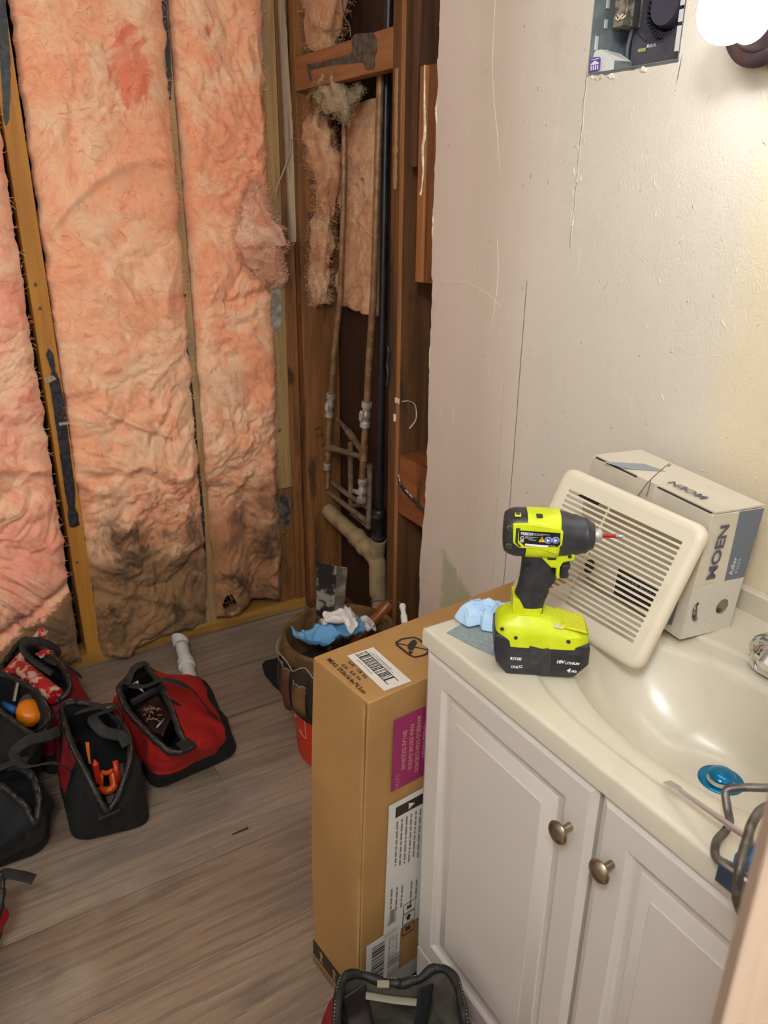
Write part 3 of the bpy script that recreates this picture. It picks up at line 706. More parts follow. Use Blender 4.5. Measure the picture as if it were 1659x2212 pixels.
YP = .07
lp = empty('water_pipe', 'left copper water riser with a shut-off valve in the pipe bay', 'pipe', at(708, 1060, 1, YP))
pipe(lp, pp([(742, 225), (744, 260), (742, 450), (735, 640), (722, 760), (716, 850)], YP), [.0085, .0085, .009, .0095, .010, .0105], COP)
valve(lp, at(715, 850, 1, YP), at(711, 900, 1, YP), .0105, (.55, -.8, 0), .03)
pipe(lp, pp([(712, 900), (708, 1000)], YP), .0098, COP)
coupling(lp, at(709, 958, 1, YP), at(708, 985, 1, YP), .0125, COP)
coupling(lp, at(707, 1000, 1, YP), at(706, 1014, 1, YP), .014, BRS, 'end_cap')
pipe(lp, pp([(709, 1014), (707, 1055)], YP+.01), .007, COPD)
rp = empty('water_pipe', 'right copper water riser with two shut-off valves in the pipe bay', 'pipe', at(783, 1085, 1, YP))
pipe(rp, pp([(826, 120), (822, 170), (813, 450), (807, 640), (798, 770), (793, 870)], YP), [.0105, .0105, .0105, .0105, .011, .011], COP)
valve(rp, at(793, 868, 1, YP), at(788, 922, 1, YP), .012, (.3, -.95, 0), .034)
pipe(rp, pp([(789, 922), (782, 1035)], YP), .0105, COP)
coupling(rp, at(787, 963, 1, YP), at(785, 996, 1, YP), .0135, COP)
valve(rp, at(784, 1035, 1, YP), at(781, 1084, 1, YP), .0115, (.3, -.95, 0), .04, flat=True)
c1 = empty('branch_pipe', 'dusty copper branch joining the two risers', 'pipe', at(745, 975, 1, YP))
pipe(c1, [at(710, 968, 1, YP), at(718, 968, 1, YP-.01), at(786, 988, 1, YP)], .0095, COPD); coupling(c1, at(707, 967, 1, YP-.005), at(722, 969, 1, YP-.005), .013, COPD, 'elbow')
c2 = empty('branch_pipe', 'dusty copper branch slanting up behind the right riser', 'pipe', at(770, 950, 1, .12))
pipe(c2, [at(728, 905, 1, .14), at(757, 937, 1, .13), at(786, 980, 1, .085)], [.007, .0105, .0105], COPD); coupling(c2, at(752, 932, 1, .13), at(762, 945, 1, .125), .013, COPD)
c3 = empty('supply_loop', 'network of dusty copper pipes crossing low in the pipe bay', 'pipe', at(760, 1080, 1, .12))
for pts, y in (([(757, 955), (758, 1100)], .12), ([(799, 1008), (796, 1140)], .10), ([(714, 1040), (757, 1072), (796, 1098)], .115), ([(708, 1062), (758, 1100), (796, 1128)], .10), ([(758, 1097), (775, 1090), (797, 1088)], .12), ([(760, 1108), (800, 1140)], .13), ([(786, 1000), (799, 1008)], .10)):
    pipe(c3, pp(pts, y), .0095, COPD)
dp = empty('drain_pipe', 'thick dusty beige drain pipe sloping down across the pipe bay', 'pipe', at(812, 1290, 1, .085))
D1, D2, D3 = at(712, 1106, 1, .085), at(776, 1165, 1, .085), at(812, 1208, 1, .085)
pipe(dp, [D1+(D1-D2)*.05, D2], .027, PVCD, n=24)
coupling(dp, D2+(D1-D2)*.12, D2+(D3-D2)*.45, .033, PVCD)
pipe(dp, sm([D2, D3, D3+V((.012, 0, -.05)), at(816, 1285, 1, .085)], 16), .029, PVCD, 'tee', n=24)
pipe(dp, [at(818, 1270, 1, .085), at(820, 1330, 1, .085)], .026, PVCD, n=24)
pipe(dp, [D3, at(818, 1165, 1, .085)], .026, PVCD, 'tee', n=24)
vp = empty('vent_pipe', 'black vertical vent pipe with a banded rubber coupling beside the stud', 'pipe', at(815, 1165, 1, .085))
pipe(vp, pp([(842, -60), (834, 200), (828, 600), (823, 900), (820, 1110)], .10), .0125, ABS, n=22)
coupling(vp, at(819, 1100, 1, .085), at(817, 1172, 1, .085), .0235, ABS, 'rubber_coupling')
for yy in (1112, 1158): a_ = at(818, yy, 1, .085); MB().lathe(a_, (0, 0, 1), [(-.004, .0235), (-.004, .025), (.004, .025), (.004, .0235)], 24).build('band_clamp', M('dull_steel', '#6f6a66', .4, .8), vp, smooth=40)
CBL = M('black_cable', '#15120f', .5)
tag1('cable', MB().tube(sm([at(735, -40, 1, .06), at(742, 30, 1, .06), at(755, 55, 1, .06), at(757, 80, 1, .06)], 14), .002, 6), M('tan_cable', '#7a5a3a', .6), 'thin tan cable hanging above the top timber block', 'cable', smooth='all')

# ================================================================ vanity
def hit(px, py, P0, n):
    d = FW*FPX+RT*(px-829.5)-UP*(py-1106); n = V(n); return CAM+d*((V(P0)-CAM).dot(n)/d.dot(n))


CAB = M('white_thermofoil', '#cbc1b7', .35, bs=160, bd=.0003, st=.3)
TOPM = NT('cultured_marble'); _p = TOPM.pos()
TOPM = TOPM.end(TOPM.mix(TOPM.ma('MULTIPLY', TOPM.step(TOPM.noise(_p, 9, 5, .6, 1), .5, .7), .35), hx('#cac0ad'), hx('#bdb29e')), .30, Coat_Weight=.15, Coat_Roughness=.12)
KNOB = M('brushed_nickel_knob', '#a89a86', .28, .95, c2='#8b7d68', ns=30)
DARKV = M('dark_gap', '#2a2622', .9)
HV = .851; VX0, VX1, VY = 1.549, 2.311, -.5096
van = empty('vanity_cabinet', 'white two-door bathroom vanity cabinet with raised panel doors and round nickel knobs', 'cabinet', ((VX0+VX1)/2, -.25, 0))
VF = -.484
b = MB(); b.b2((VX0+.004, VF, .0), (VX0+.02, -.002, .817)); b.b2((VX1-.02, VF, .0), (VX1-.004, -.002, .817)); b.b2((VX0+.02, VF, .10), (VX1-.02, -.02, .115)); b.b2((VX0+.02, -.02, .06), (VX1-.02, -.002, .817)); b.b2((VX0+.02, VF, .75), (VX1-.02, VF+.011, .817))
b.b2((VX0+.02, VF+.06, 0), (VX1-.02, VF+.075, .10))
b.build('body', CAB, van, bev=.001)
BL0, BL1 = VX0+.003, VX1-.003; fz = [(BL0, 0), (BL0+.05, 0), (BL0+.058, .03), (BL0+.075, .055), (BL0+.12, .064), (BL1-.12, .064), (BL1-.075, .055), (BL1-.058, .03), (BL1-.05, 0), (BL1, 0), (BL1, .142), (BL0, .142)]
MB().prism(fz, (0, VF, 0), (1, 0, 0), (0, 0, 1), (0, -1, 0), .017).build('base_panel', CAB, van, bev=.003)


def door(x0, x1, z0, z1, knobx):
    yb, yf = VF-.001, VF-.021; b = MB()
    def rect(dx, y, dz=None): dz = dx if dz is None else dz; return [V((x0+dx, y, z0+dz)), V((x1-dx, y, z0+dz)), V((x1-dx, y, z1-dz)), V((x0+dx, y, z1-dz))]
    b.loft([rect(0, yb), rect(0, yf+.006), rect(.002, yf+.0048), rect(.009, yf+.0012), rect(.011, yf), rect(.048, yf), rect(.0505, yf+.0012), rect(.055, yf+.0055), rect(.060, yf+.0075), rect(.067, yf+.0078), rect(.070, yf+.0062), rect(.088, yf+.0018), rect(.091, yf), rect(.12, yf)], cap=(True, True))
    d = b.build('door', CAB, van, smooth=20)
    k = MB(); o_ = V((knobx, yf, .727)); ax = V((0, -1, 0))
    k.lathe(o_, ax, [(0, .0052), (.015, .0048), (.017, .008), (.020, .0150), (.0225, .0160), (.026, .0138), (.028, .0075), (.0285, .001)], 28)
    k.build('knob', KNOB, d, smooth=50)
    return d


door(VX0+.002, 1.927, .146, .812, 1.892); door(1.9335, VX1-.002, .146, .812, 1.964)

# countertop with integral bowl
BX, BY, BA, BB, BD = 1.936, -.302, .222, .130, .118
DRY_ = -.267
_seg = lambda a, c, n: [a+(c-a)*i/n for i in range(n+1)]


def topz(x, y):
    dx, dy = abs(x-BX), y-BY; bb = BB if dy < 0 else BB*.93
    r = ((dx/BA)**2.15+(abs(dy)/bb)**2.15)**(1/2.15); z = HV
    ro = ((dx/.275)**2.6+(abs(y+.305)/.166)**2.6)**(1/2.6)
    t = min(1, max(0, (1.02-ro)/.04)); z -= .0035*t*t*(3-2*t)
    t = min(1, max(0, (1.14-r)/.22)); z -= .006*t*t*(3-2*t)
    if r < 1: z -= BD*(1-r**3.2)**1.1
    dd = math.hypot(x-BX-.004, y-DRY_)
    if dd < .085: t = min(1, max(0, (.085-dd)/.055)); z = z*(1-t*t*(3-2*t))+(HV-.0095-BD*.93)*t*t*(3-2*t)
    return z


xs = [(VX0, .032), (VX0, .006), (VX0+.0008, .003), (VX0+.0025, .0009), (VX0+.006, 0)]+[(q, 0) for q in _seg(VX0+.01, VX1-.01, 215)]+[(VX1-.006, 0), (VX1, .006), (VX1, .032)]
ys = [(VY, .032), (VY, .006), (VY+.0008, .003), (VY+.0025, .0009), (VY+.006, 0)]+[(q, 0) for q in _seg(VY+.01, 0, 130)]
vs = []; fs = []
for i, (y, dy) in enumerate(ys):
    for j, (x, dx) in enumerate(xs): vs.append((x, y, topz(x, y)-max(dx, dy)))
n_ = len(xs)
for i in range(len(ys)-1):
    for j in range(n_-1): a = i*n_+j; fs.append((a, a+1, a+n_+1, a+n_))
ct = empty('countertop', 'glossy off-white vanity countertop with an integral oval basin', 'countertop', ((VX0+VX1)/2, -.23, HV-.032))
b = MB(); b.add(vs, fs); b.build('basin_top', TOPM, ct, smooth=60)
b = MB(); b.b2((VX0, -.02, HV-.002), (VX1, -.0005, .889)); b.build('backsplash', TOPM, ct, bev=.004, bseg=3)
MB().b2((VX0+.004, -.455, HV-.034), (VX1-.004, -.001, HV-.0325)).build('underside', DARKV, ct) if False else None

# drain with blue film
BLUE = M('glossy_blue_film', '#0f7fae', .18, .55, c2='#0a6a9a', ns=40)
DZ = topz(BX+.004, DRY_)
dr = empty('sink_drain', 'pop-up drain still covered in glossy blue film in the basin', 'drain', (BX+.004, DRY_, DZ))
MB().lathe((BX+.004, DRY_, DZ-.001), (0, 0, 1), [(0, .031), (.002, .0305), (.0032, .028), (.002, .019), (-.004, .017)], 40, cap=False).build('flange', BLUE, dr, smooth=50)
MB().lathe((BX+.004, DRY_, DZ-.004), (0, 0, 1), [(0, .011), (.006, .0115), (.0095, .012), (.0105, .0172), (.0135, .0185), (.0165, .0165), (.019, .0095), (.0195, .001)], 36).build('stopper', BLUE, dr, smooth=50)
MB().lathe((BX+.004, DRY_, DZ-.004), (0, 0, 1), [(0, .0145), (.008, .0145)], 30, cap=False).build('neck_ring', M('cream_seal', '#cfc6ae', .5), dr, smooth='all')

# faucet
CHR = M('chrome', '#e4e4e6', .06, 1.0)
fl_ = at(1666, 1432, 2, HV+.006); FYc = fl_.y; fdx = BX-fl_.x
fa = empty('faucet', 'chrome basin faucet with domed handles at the right edge', 'faucet', (BX, FYc, HV))
FZ = HV-.001
b = MB(); pts = []
for k in range(48):
    a = k*2*PI/48; pts.append((BX+(fdx if math.cos(a) > 0 else -fdx)+.029*math.cos(a), FYc+.029*math.sin(a)))
b.loft([[V((x, y, FZ)) for x, y in pts], [V((x, y, FZ+.012)) for x, y in pts], [V((BX+(x-BX)*.97, FYc+(y-FYc)*.9, FZ+.016)) for x, y in pts]]); b.build('base_plate', CHR, fa, smooth=50)
for s in (-1, 1):
    MB().lathe((BX+s*fdx, FYc, FZ+.014), (0, 0, 1), [(0, .026), (.006, .0275), (.012, .029), (.0125, .034), (.018, .0335), (.026, .029), (.033, .020), (.036, .009), (.0362, .001)], 44).build('handle', CHR, fa, smooth=60)
MB().tube(sm([(BX, FYc, FZ+.01), (BX, FYc, FZ+.05), (BX, FYc-.02, FZ+.07), (BX, FYc-.06, FZ+.065), (BX, FYc-.085, FZ+.05)], 24), .011, 18).build('spout', CHR, fa, smooth=60)

# ================================================================ vanity light
NICK = M('oil_rubbed_nickel', '#6f6266', .3, .85, c2='#5a4e54', ns=14)
EM = bpy.data.materials.new('lit_globe'); EM.use_nodes = True; _n = EM.node_tree.nodes; _pp = _n['Principled BSDF']; _pp.inputs['Emission Color'].default_value = BULB_COL+(1,); _pp.inputs['Emission Strength'].default_value = BULB; _pp.inputs['Base Color'].default_value = (1, .95, .85, 1)
vl_ = empty('vanity_light', 'wall light with round glowing globes in dark nickel cups above the vanity', 'light', (BX, 0, 1.71))
LX = [1.655, 1.838, 2.022, 2.205]
b = MB(); b.b2((LX[0]+.02, -.022, 1.675), (LX[3]-.02, -.0005, 1.745)); b.build('wall_bar', NICK, vl_, bev=.006, bseg=3)
for x in LX:
    MB().lathe((x, -.0005, 1.71), (0, -1, 0), [(0, .052), (.008, .054), (.012, .050), (.016, .034), (.024, .030), (.034, .040), (.050, .056), (.058, .060), (.062, .058), (.066, .042), (.085, .034), (.085, .020)], 44).build('cup', NICK, vl_, smooth=50)
    MB().lathe((x-.003, -.128, 1.712), (0, 0, 1), [(.04*-math.cos(i*PI/20), max(.0005, .04*math.sin(i*PI/20))) for i in range(21)], 36).build('globe', EM, vl_, smooth='all')

cl = empty('added_fill_globe', 'added fill-light globe hung out of view behind the camera', 'light', (2.6, -1.42, 2.05))  # globe added out of view to brighten what the vanity bulbs leave dark
EC = bpy.data.materials.new('fill_globe_glow'); EC.use_nodes = True; _pp = EC.node_tree.nodes['Principled BSDF']; _pp.inputs['Emission Color'].default_value = (.96, 1.02, 1.05, 1); _pp.inputs['Emission Strength'].default_value = FILL
MB().lathe((2.6, -1.42, 2.438), (0, 0, -1), [(0, .06), (.02, .06), (.03, .012), (.13, .012), (.14, .05), (.16, .055)], 40).build('stem', CAB, cl, smooth=40)
MB().lathe((2.6, -1.42, 2.15), (0, 0, 1), [(.14*-math.cos(i*PI/20), max(.0005, .14*math.sin(i*PI/20))) for i in range(21)], 36).build('globe', EC, cl, smooth='all')

# ================================================================ exhaust fan housing in the wall cut-out
GAL = M('galvanised_steel', '#8f9a9c', .45, .55, c2='#a7b0b2', ns=25)
GALD = M('grimy_galvanised', '#9a9484', .6, .4, c2='#5e584c', ns=70)
FANB = M('black_fan_plate', '#55515a', .5, c2='#403d45', ns=10)
fh = empty('exhaust_fan_housing', 'galvanised exhaust fan box recessed in the hole cut in the wall', 'fan', (1.371, .06, 1.69))
b = MB(); X0, X1, Z0, Z1, YB = 1.274, 1.468, 1.689, 1.928, .155
YB = .12
b.b2((X0-.001, .0005, Z0), (X0, YB, Z1)); b.b2((X1, .0005, Z0), (X1+.001, YB, Z1)); b.b2((X0, .0005, Z0-.001), (X1, YB, Z0)); b.b2((X0, .0005, Z1), (X1, YB, Z1+.001)); b.b2((X0, YB-.001, Z0), (X1, YB, Z1)); b.build('housing_box', GAL, fh)
zf = lambda sx, sy, y: hit(1240+sx/6.38, sy/6.38, (0, y, 0), (0, 1, 0))
# fan plate: with round inlet
FY = .055
fc = zf(1215, 70, FY); R0 = (zf(1215, 545, FY)-fc).length
b = MB(); outer = [(1.325, 1.695), (1.467, 1.695), (1.467, 1.925), (1.325, 1.925)]
N = 64; ring = [(fc.x+R0*math.cos(2*PI*k/N), fc.z+R0*math.sin(2*PI*k/N)) for k in range(N)]
big = []
for k in range(N):
    a = 2*PI*k/N; c_, s_ = math.cos(a), math.sin(a); t = 9
    for (lim, comp, org) in ((1.467, c_, fc.x), (1.318, c_, fc.x)):
        if abs(comp) > 1e-6 and (lim-org)/comp > 0: t = min(t, (lim-org)/comp)
    for lim in (1.925, 1.695):
        if abs(s_) > 1e-6 and (lim-fc.z)/s_ > 0: t = min(t, (lim-fc.z)/s_)
    big.append((fc.x+t*c_, fc.z+t*s_))
b.loft([[V((x, FY, z)) for x, z in big], [V((fc.x+(x-fc.x)*1.10, FY-.001, fc.z+(z-fc.z)*1.10)) for x, z in ring], [V((fc.x+(x-fc.x)*1.03, FY-.004, fc.z+(z-fc.z)*1.03)) for x, z in ring], [V((x, FY, z)) for x, z in ring], [V((x, YB-.003, z)) for x, z in ring], [V((fc.x, YB-.003, fc.z)) for _ in ring]], cap=(False, False))
b.build('fan_plate', FANB, fh, smooth=30)
b = MB()
for k in range(36):
    a = 2*PI*k/36; b.box((fc.x+R0*.8*math.cos(a), .09, fc.z+R0*.8*math.sin(a)), (.010, .04, .001), Matrix.Rotation(-a+.5, 3, 'Y'))
b.lathe((fc.x, .06, fc.z), (0, 1, 0), [(0, R0*.55), (.01, R0*.62), (.05, R0*.62)], 30)
b.build('blower_wheel', M('grey_blower', '#4c4854', .5), fh, smooth=30)
q1, q2 = zf(885, 725, FY-.001), zf(1000, 640, FY-.001)
quad((q1.x, FY-.0022, q1.z), (1, 0, 0), (0, 0, 1), q2.x-q1.x, (q2.z-q1.z)*.75, M('yellow_rating_label', '#b0aa6e', .6), fh, 'rating_label')
text('DELTA', zf(1035, 655, FY-.0026), (1, 0, 0), (0, 0, 1), .0045, M('white_print', '#e8e4ea', .6), fh, width=.014, bold=.01)
MB().prism([(0, 0), (.005, 0), (.0028, .006)], (zf(1012, 658, FY).x, FY-.0024, zf(1012, 658, FY).z), (1, 0, 0), (0, 0, 1), (0, -1, 0), .0004).build('logo', bpy.data.materials['white_print'], fh)
# electrical bracket
w0, w1 = zf(560, 390, .02), zf(755, 360, .02)
b = MB(); b.b2((w0.x, .014, w0.z), (w1.x-.003, .052, Z1)); bk = b.build('electrical_box', GALD, fh, bev=.0015)
b = MB(); b.b2((w0.x-.012, .035, w0.z-.002), (w0.x-.001, .04, Z1)); b.b2((w1.x-.002, .03, w0.z-.002), (w1.x+.008, .034, Z1)); b.build('bracket_flange', M('dark_bracket', '#3d3b40', .5, .5), fh)
for (sx, sy, r) in ((545, 85, .006),):
    q = zf(sx, sy, .013); 
MB().b2((w0.x-.009, .0335, w0.z+.035), (w0.x-.002, .0345, w0.z+.062)).build('knockout_tab', GAL, fh, bev=.002)
b = MB()
for (sx, sy) in ((640, 230), (670, 250), (610, 270)):
    q = zf(sx, sy, .012); b.tube(sm([q+V((-.006, 0, .004)), q+V((0, -.002, -.001)), q+V((.006, 0, .003))], 8), .0015, 6)
b.build('plaster_drips', GYP, bk, smooth='all')
# black power cord hanging in an arc
MB().tube(sm([(w0.x+.012, .05, w0.z), (w0.x+.006, .05, w0.z-.03), (w0.x+.014, .048, w0.z-.058), (w0.x+.034, .046, w0.z-.074)], 24), .0034, 10).build('power_cord', M('grey_black_cord', '#56525a', .4), fh, smooth='all')
# wedge-shaped duct tab with sticker
WT = M('white_metal_tab', '#c7c5c0', .5)
P = lambda sx, sy, y: zf(sx, sy, y)
tb_ = MB(); f1 = [P(195, 1030, .004), P(195, 715, .004), P(372, 680, .02), P(545, 820, .03), P(545, 960, .012)]
tb_.loft([f1, [q+V((.004, .012, 0)) for q in f1]]); tb_.build('wiring_cover', WT, fh, bev=.0006)
f2 = [P(372, 680, .02), P(640, 740, .045), P(790, 850, .04), P(545, 830, .03)]; MB().loft([f2, [q+V((0, 0, -.0008)) for q in f2]]).build('cover_top', WT, fh)
f3 = [P(545, 830, .03), P(790, 850, .036), P(790, 925, .014), P(545, 962, .012)]; MB().loft([f3, [q+V((0, .001, 0)) for q in f3]]).build('cover_side', GAL, fh)
PURP = M('purple_sticker', '#5a4aa0', .5); WPR = bpy.data.materials['white_print']
c0 = P(290, 890, .003); sa = P(215, 895, .003); sb = P(372, 870, .003); uu = (sb-sa); wdt = uu.length; uu.normalize(); hgt = (P(290, 775, .003)-P(290, 1000, .003)).length
st = MB(); rl = []
for k in range(28):
    a = 2*PI*k/28; rl.append((math.copysign(abs(math.cos(a))**.45, math.cos(a))*wdt*.48, math.copysign(abs(math.sin(a))**.45, math.sin(a))*hgt*.44))
st.prism(rl, c0+V((0, -.0006, 0)), uu, (0, 0, 1), (0, -1, 0), .0003); sk = st.build('sticker', PURP, fh)
o_ = c0+V((0, -.0011, 0)); g = MB()
g.prism([(-.36*wdt, .06*hgt), (0, .24*hgt), (.36*wdt, .08*hgt), (.36*wdt, .0), (-.36*wdt, -.02*hgt)], o_, uu, (0, 0, 1), (0, -1, 0), .0003)
for k in range(4): g.prism([(-.32*wdt+k*.19*wdt, -.32*hgt), (-.22*wdt+k*.19*wdt, -.32*hgt), (-.22*wdt+k*.19*wdt, -.06*hgt), (-.32*wdt+k*.19*wdt, -.06*hgt)], o_, uu, (0, 0, 1), (0, -1, 0), .0003)
g.prism([(-.34*wdt, .28*hgt), (.34*wdt, .31*hgt), (.34*wdt, .36*hgt), (-.34*wdt, .33*hgt)], o_, uu, (0, 0, 1), (0, -1, 0), .0003)
g.build('sticker_print', WPR, sk)
# right-hand white flange tabs and left tabs
b = MB()
for za, zb in ((1.70, 1.735), (1.74, 1.757), (1.762, 1.90)): b.b2((1.4585, .001, za), (1.4675, .0022, zb))
b.build('mounting_flange', WT, fh, bev=.0008)
for (sx, sy, hh) in ((235, 610, .022), (380, 345, .014), (425, 40, .02)):
    q = P(sx, sy, .012 if sx < 300 else .03); MB().box((X0+.0015 if sx < 300 else X0+.002, q.y, q.z), (.002, .008, hh)).build('mounting_tab', WT, fh, bev=.0008)

# ================================================================ impact driver
SD = .928; dO = V((1.7211, -.4214, HV-.0003)); dyaw = math.radians(53.727)
DU = V((math.cos(dyaw), math.sin(dyaw), 0)); DV = V((-math.sin(dyaw), math.cos(dyaw), 0))


def dl(zx, zy, off=0.):
    q = (hit(900+zx/3.607, 1060+zy/3.607, dO+DV*off*SD, DV)-dO)/SD; return (q.dot(DU), q.z)


YEL = M('lime_yellow_plastic', '#c9d414', .42, c2='#c0cb10', ns=30, bs=300, bd=.0002, st=.3)
YELD = M('spattered_yellow_plastic', '#c9cc1c', .45, c2='#8a7f2a', ns=260, thr=(.6, .66), bs=300, bd=.0002)
BLK = M('black_rubber_grip', '#1d1e22', .55, c2='#2b2c31', ns=60, bs=400, bd=.0002, st=.4)
BLK2 = M('black_nylon', '#26262a', .42, c2='#313136', ns=40)
dm = empty('impact_driver', 'lime yellow and black cordless impact driver standing on its battery on the countertop', 'power tool', dO, dyaw, local=True); dm.scale = (SD, SD, SD)


def sect(u, zc, rz, ry, pw=2.4, n=40):
    out = []
    for k in range(n):
        a = 2*PI*k/n; c_, s_ = math.cos(a), math.sin(a)
        out.append(V((u, math.copysign(abs(c_)**(2/pw), c_)*ry, zc+math.copysign(abs(s_)**(2/pw), s_)*rz)))
    return out


def hsect(w, uc, ru, rv, pw=2.6, n=40, vc=0):
    out = []
    for k in range(n):
        a = 2*PI*k/n; c_, s_ = math.cos(a), math.sin(a)
        out.append(V((uc+math.copysign(abs(c_)**(2/pw), c_)*ru, vc+math.copysign(abs(s_)**(2/pw), s_)*rv, w)))
    return out


ZC = .2255
MB().loft([sect(-.0695, ZC, .022, .020, 3), sect(-.0685, ZC, .027, .025, 3), sect(-.062, ZC, .0315, .029, 3), sect(-.054, ZC, .034, .031, 3), sect(-.038, ZC, .0345, .0315, 3)]).build('rear_cap', BLK2, dm, smooth=50)
MB().loft([sect(-.038, ZC, .0350, .0318, 3), sect(-.01, ZC, .0350, .0318, 3), sect(.007, ZC, .0350, .0318, 2.8), sect(.0095, ZC, .0345, .031, 2.6)]).build('motor_housing', YEL, dm, smooth=50)
MB().loft([sect(.009, ZC, .0335, .0305, 2.6), sect(.02, ZC-.001, .0325, .0300, 2.4), sect(.03, ZC-.0015, .0300, .0292, 2.2), sect(.034, ZC-.0015, .0303, .0293, 2.2), sect(.046, ZC-.002, .0265, .0265, 2), sect(.049, ZC-.002, .0270, .0270, 2), sect(.058, ZC-.002, .0205, .0205, 2), sect(.0605, ZC-.002, .0195, .0195, 2), sect(.0612, ZC-.002, .016, .016, 2)]).build('gear_case', BLK2, dm, smooth=35)
MB().lathe((.0605, 0, ZC-.001), (1, 0, 0), [(0, .0098), (.001, .0105), (.0105, .0105), (.0118, .0092), (.0122, .0055)], 30).build('collet', M('knurled_collet', '#b9b6b2', .45, .7, bs=900, bd=.0006), dm, smooth=50)
bt = MB().lathe((.071, 0, ZC-.001), (1, 0, 0), [(0, .0032), (.022, .0030)], 6).build('bit_shaft', M('red_bit', '#a01318', .35, .3), dm, smooth=20)
MB().lathe((.093, 0, ZC-.001), (1, 0, 0), [(0, .0032), (.003, .0034), (.006, .003), (.0135, .0006)], 6).build('bit_tip', M('steel_bit_tip', '#a8a49c', .3, .95), bt, smooth=20)
# cap details: square lug window, screw recesses, vent
for zx, zy in ((785, 197), (950, 235)):
    u_, w_ = dl(zx, zy, -.012)
    MB().box((u_, -.012-.006, .0+ZC+.0335), (.009, .010, .003)).build('slot_window', YEL if zx < 900 else BLK2, dm, bev=.0008)
    MB().box((u_, -.012-.0065, .0+ZC+.0337), (.0055, .006, .0036)).build('slot_recess', BLK2, dm)
for zx, zy in ((725, 287), (718, 425)):
    u_, w_ = dl(zx, zy, -.026); q = MB().lathe((u_, -.0235, w_), (0, -1, 0), [(0, .0042), (.006, .0042), (.0064, .003), (.003, .0028)], 18); q.build('screw_boss', M('green_rim', '#4d5a1c', .5), dm, smooth=40)
    MB().lathe((u_, -.0275, w_), (0, -1, 0), [(0, .0028), (.0018, .0026)], 14).build('screw', BLK2, dm)
# side plate and label
OFF = -.0325
pl = [dl(x, y, OFF) for x, y in ((752, 262), (880, 260), (1060, 290), (1125, 305), (1145, 325), (1135, 425), (1095, 460), (1090, 500), (960, 455), (800, 448), (752, 410))]
MB().prism(pl, (0, OFF+.006, 0), (1, 0, 0), (0, 0, 1), (0, -1, 0), .0058).build('side_panel', YEL, dm, bev=.0012)
slot = [dl(x, y, OFF) for x, y in ((775, 292), (812, 292), (800, 305), (792, 318), (788, 405), (815, 435), (800, 438), (768, 402))]
MB().prism(slot, (0, OFF, 0), (1, 0, 0), (0, 0, 1), (0, -1, 0), .0004).build('vent_slot', BLK2, dm)
lb_ = [dl(x, y, OFF) for x, y in ((797, 308), (1120, 330), (1118, 415), (1098, 436), (840, 428), (797, 388))]
lab = MB().prism(lb_, (0, OFF, 0), (1, 0, 0), (0, 0, 1), (0, -1, 0), .0009).build('rating_label', M('black_label', '#17171b', .35), dm)
LY = OFF-.0012
M('pale_grey_print2', '#a9a9ac', .6)
def lt(body, zx, zy, h, width, m=WPR, **k):
    a = dl(zx, zy, OFF); c_ = dl(zx+100, zy+ (7 if h < .01 else 7), OFF); u_ = V((c_[0]-a[0], 0, c_[1]-a[1]))
    return text(body, (a[0], LY, a[1]), u_, (0, 0, 1), h, m, lab, width=width, **k)
lt('P5BID01', 810, 340, .0044, .0165, bold=.02)
for zx, zy, wd in ((903, 334, .024), (903, 343, .015), (845, 358, .018), (845, 367, .012), (870, 382, .011), (1010, 426, .013)):
    q = dl(zx, zy, OFF); greek((q[0], LY+.0004, q[1]), (1, 0, -.05), (0, 0, 1), wd, .0010, lab, bpy.data.materials['pale_grey_print2'], seed=zx+zy)
pass
YTR = M('warning_yellow', '#e0b010', .5); BLU = M('safety_blue', '#3557a8', .5)
a = dl(975, 378, OFF)
MB().prism([(-.0045, -.004), (.0045, -.004), (0, .0045)], (a[0], LY+.0002, a[1]), (1, 0, 0), (0, 0, 1), (0, -1, 0), .0003).build('warning_triangle', YTR, lab)
MB().prism([(-.0005, -.001), (.0005, -.001), (.0007, .0022), (-.0007, .0022)], (a[0], LY-.0002, a[1]), (1, 0, 0), (0, 0, 1), (0, -1, 0), .0003).prism([(-.0005, -.0028), (.0005, -.0028), (.0005, -.0018), (-.0005, -.0018)], (a[0], LY-.0002, a[1]), (1, 0, 0), (0, 0, 1), (0, -1, 0), .0003).build('exclamation', BLK2, lab)
for zx in (1025, 1083):
    a = dl(zx, 384, OFF); MB().lathe((a[0], LY+.0004, a[1]), (0, -1, 0), [(0, .0051), (.0004, .0051)], 28).build('safety_disc', WPR, lab); MB().lathe((a[0], LY, a[1]), (0, -1, 0), [(0, .0046), (.0002, .0046)], 28).build('safety_symbol', BLU, lab)
    MB().prism([(-.002, -.002), (-.0005, -.0028), (.0005, -.001), (.0024, -.0002), (.0008, .0014), (-.0004, .0006), (-.0014, .0026), (-.0024, .0012)], (a[0], LY-.0003, a[1]), (1, 0, 0), (0, 0, 1), (0, -1, 0), .0002).build('symbol_figure', WPR, lab)
a = dl(843, 424, OFF); quad((a[0], LY+.0004, a[1]), (1, 0, -.05), (0, 0, 1), .033, .0028, WPR, lab, 'serial_strip')
a = dl(822, 372, OFF); MB().lathe((a[0], LY+.0004, a[1]+.0012), (0, -1, 0), [(0, .0026), (.0004, .0026)], 20).build('approval_mark', WPR, lab); MB().lathe((a[0], LY, a[1]+.0012), (0, -1, 0), [(0, .0018), (.0003, .0018)], 20).build('approval_mark', BLK2, lab); quad((a[0]-.0026, LY+.0004, a[1]-.0055), (1, 0, 0), (0, 0, 1), .0052, .004, M('pale_grey_print', '#a9a9ac', .6), lab, 'approval_plate')
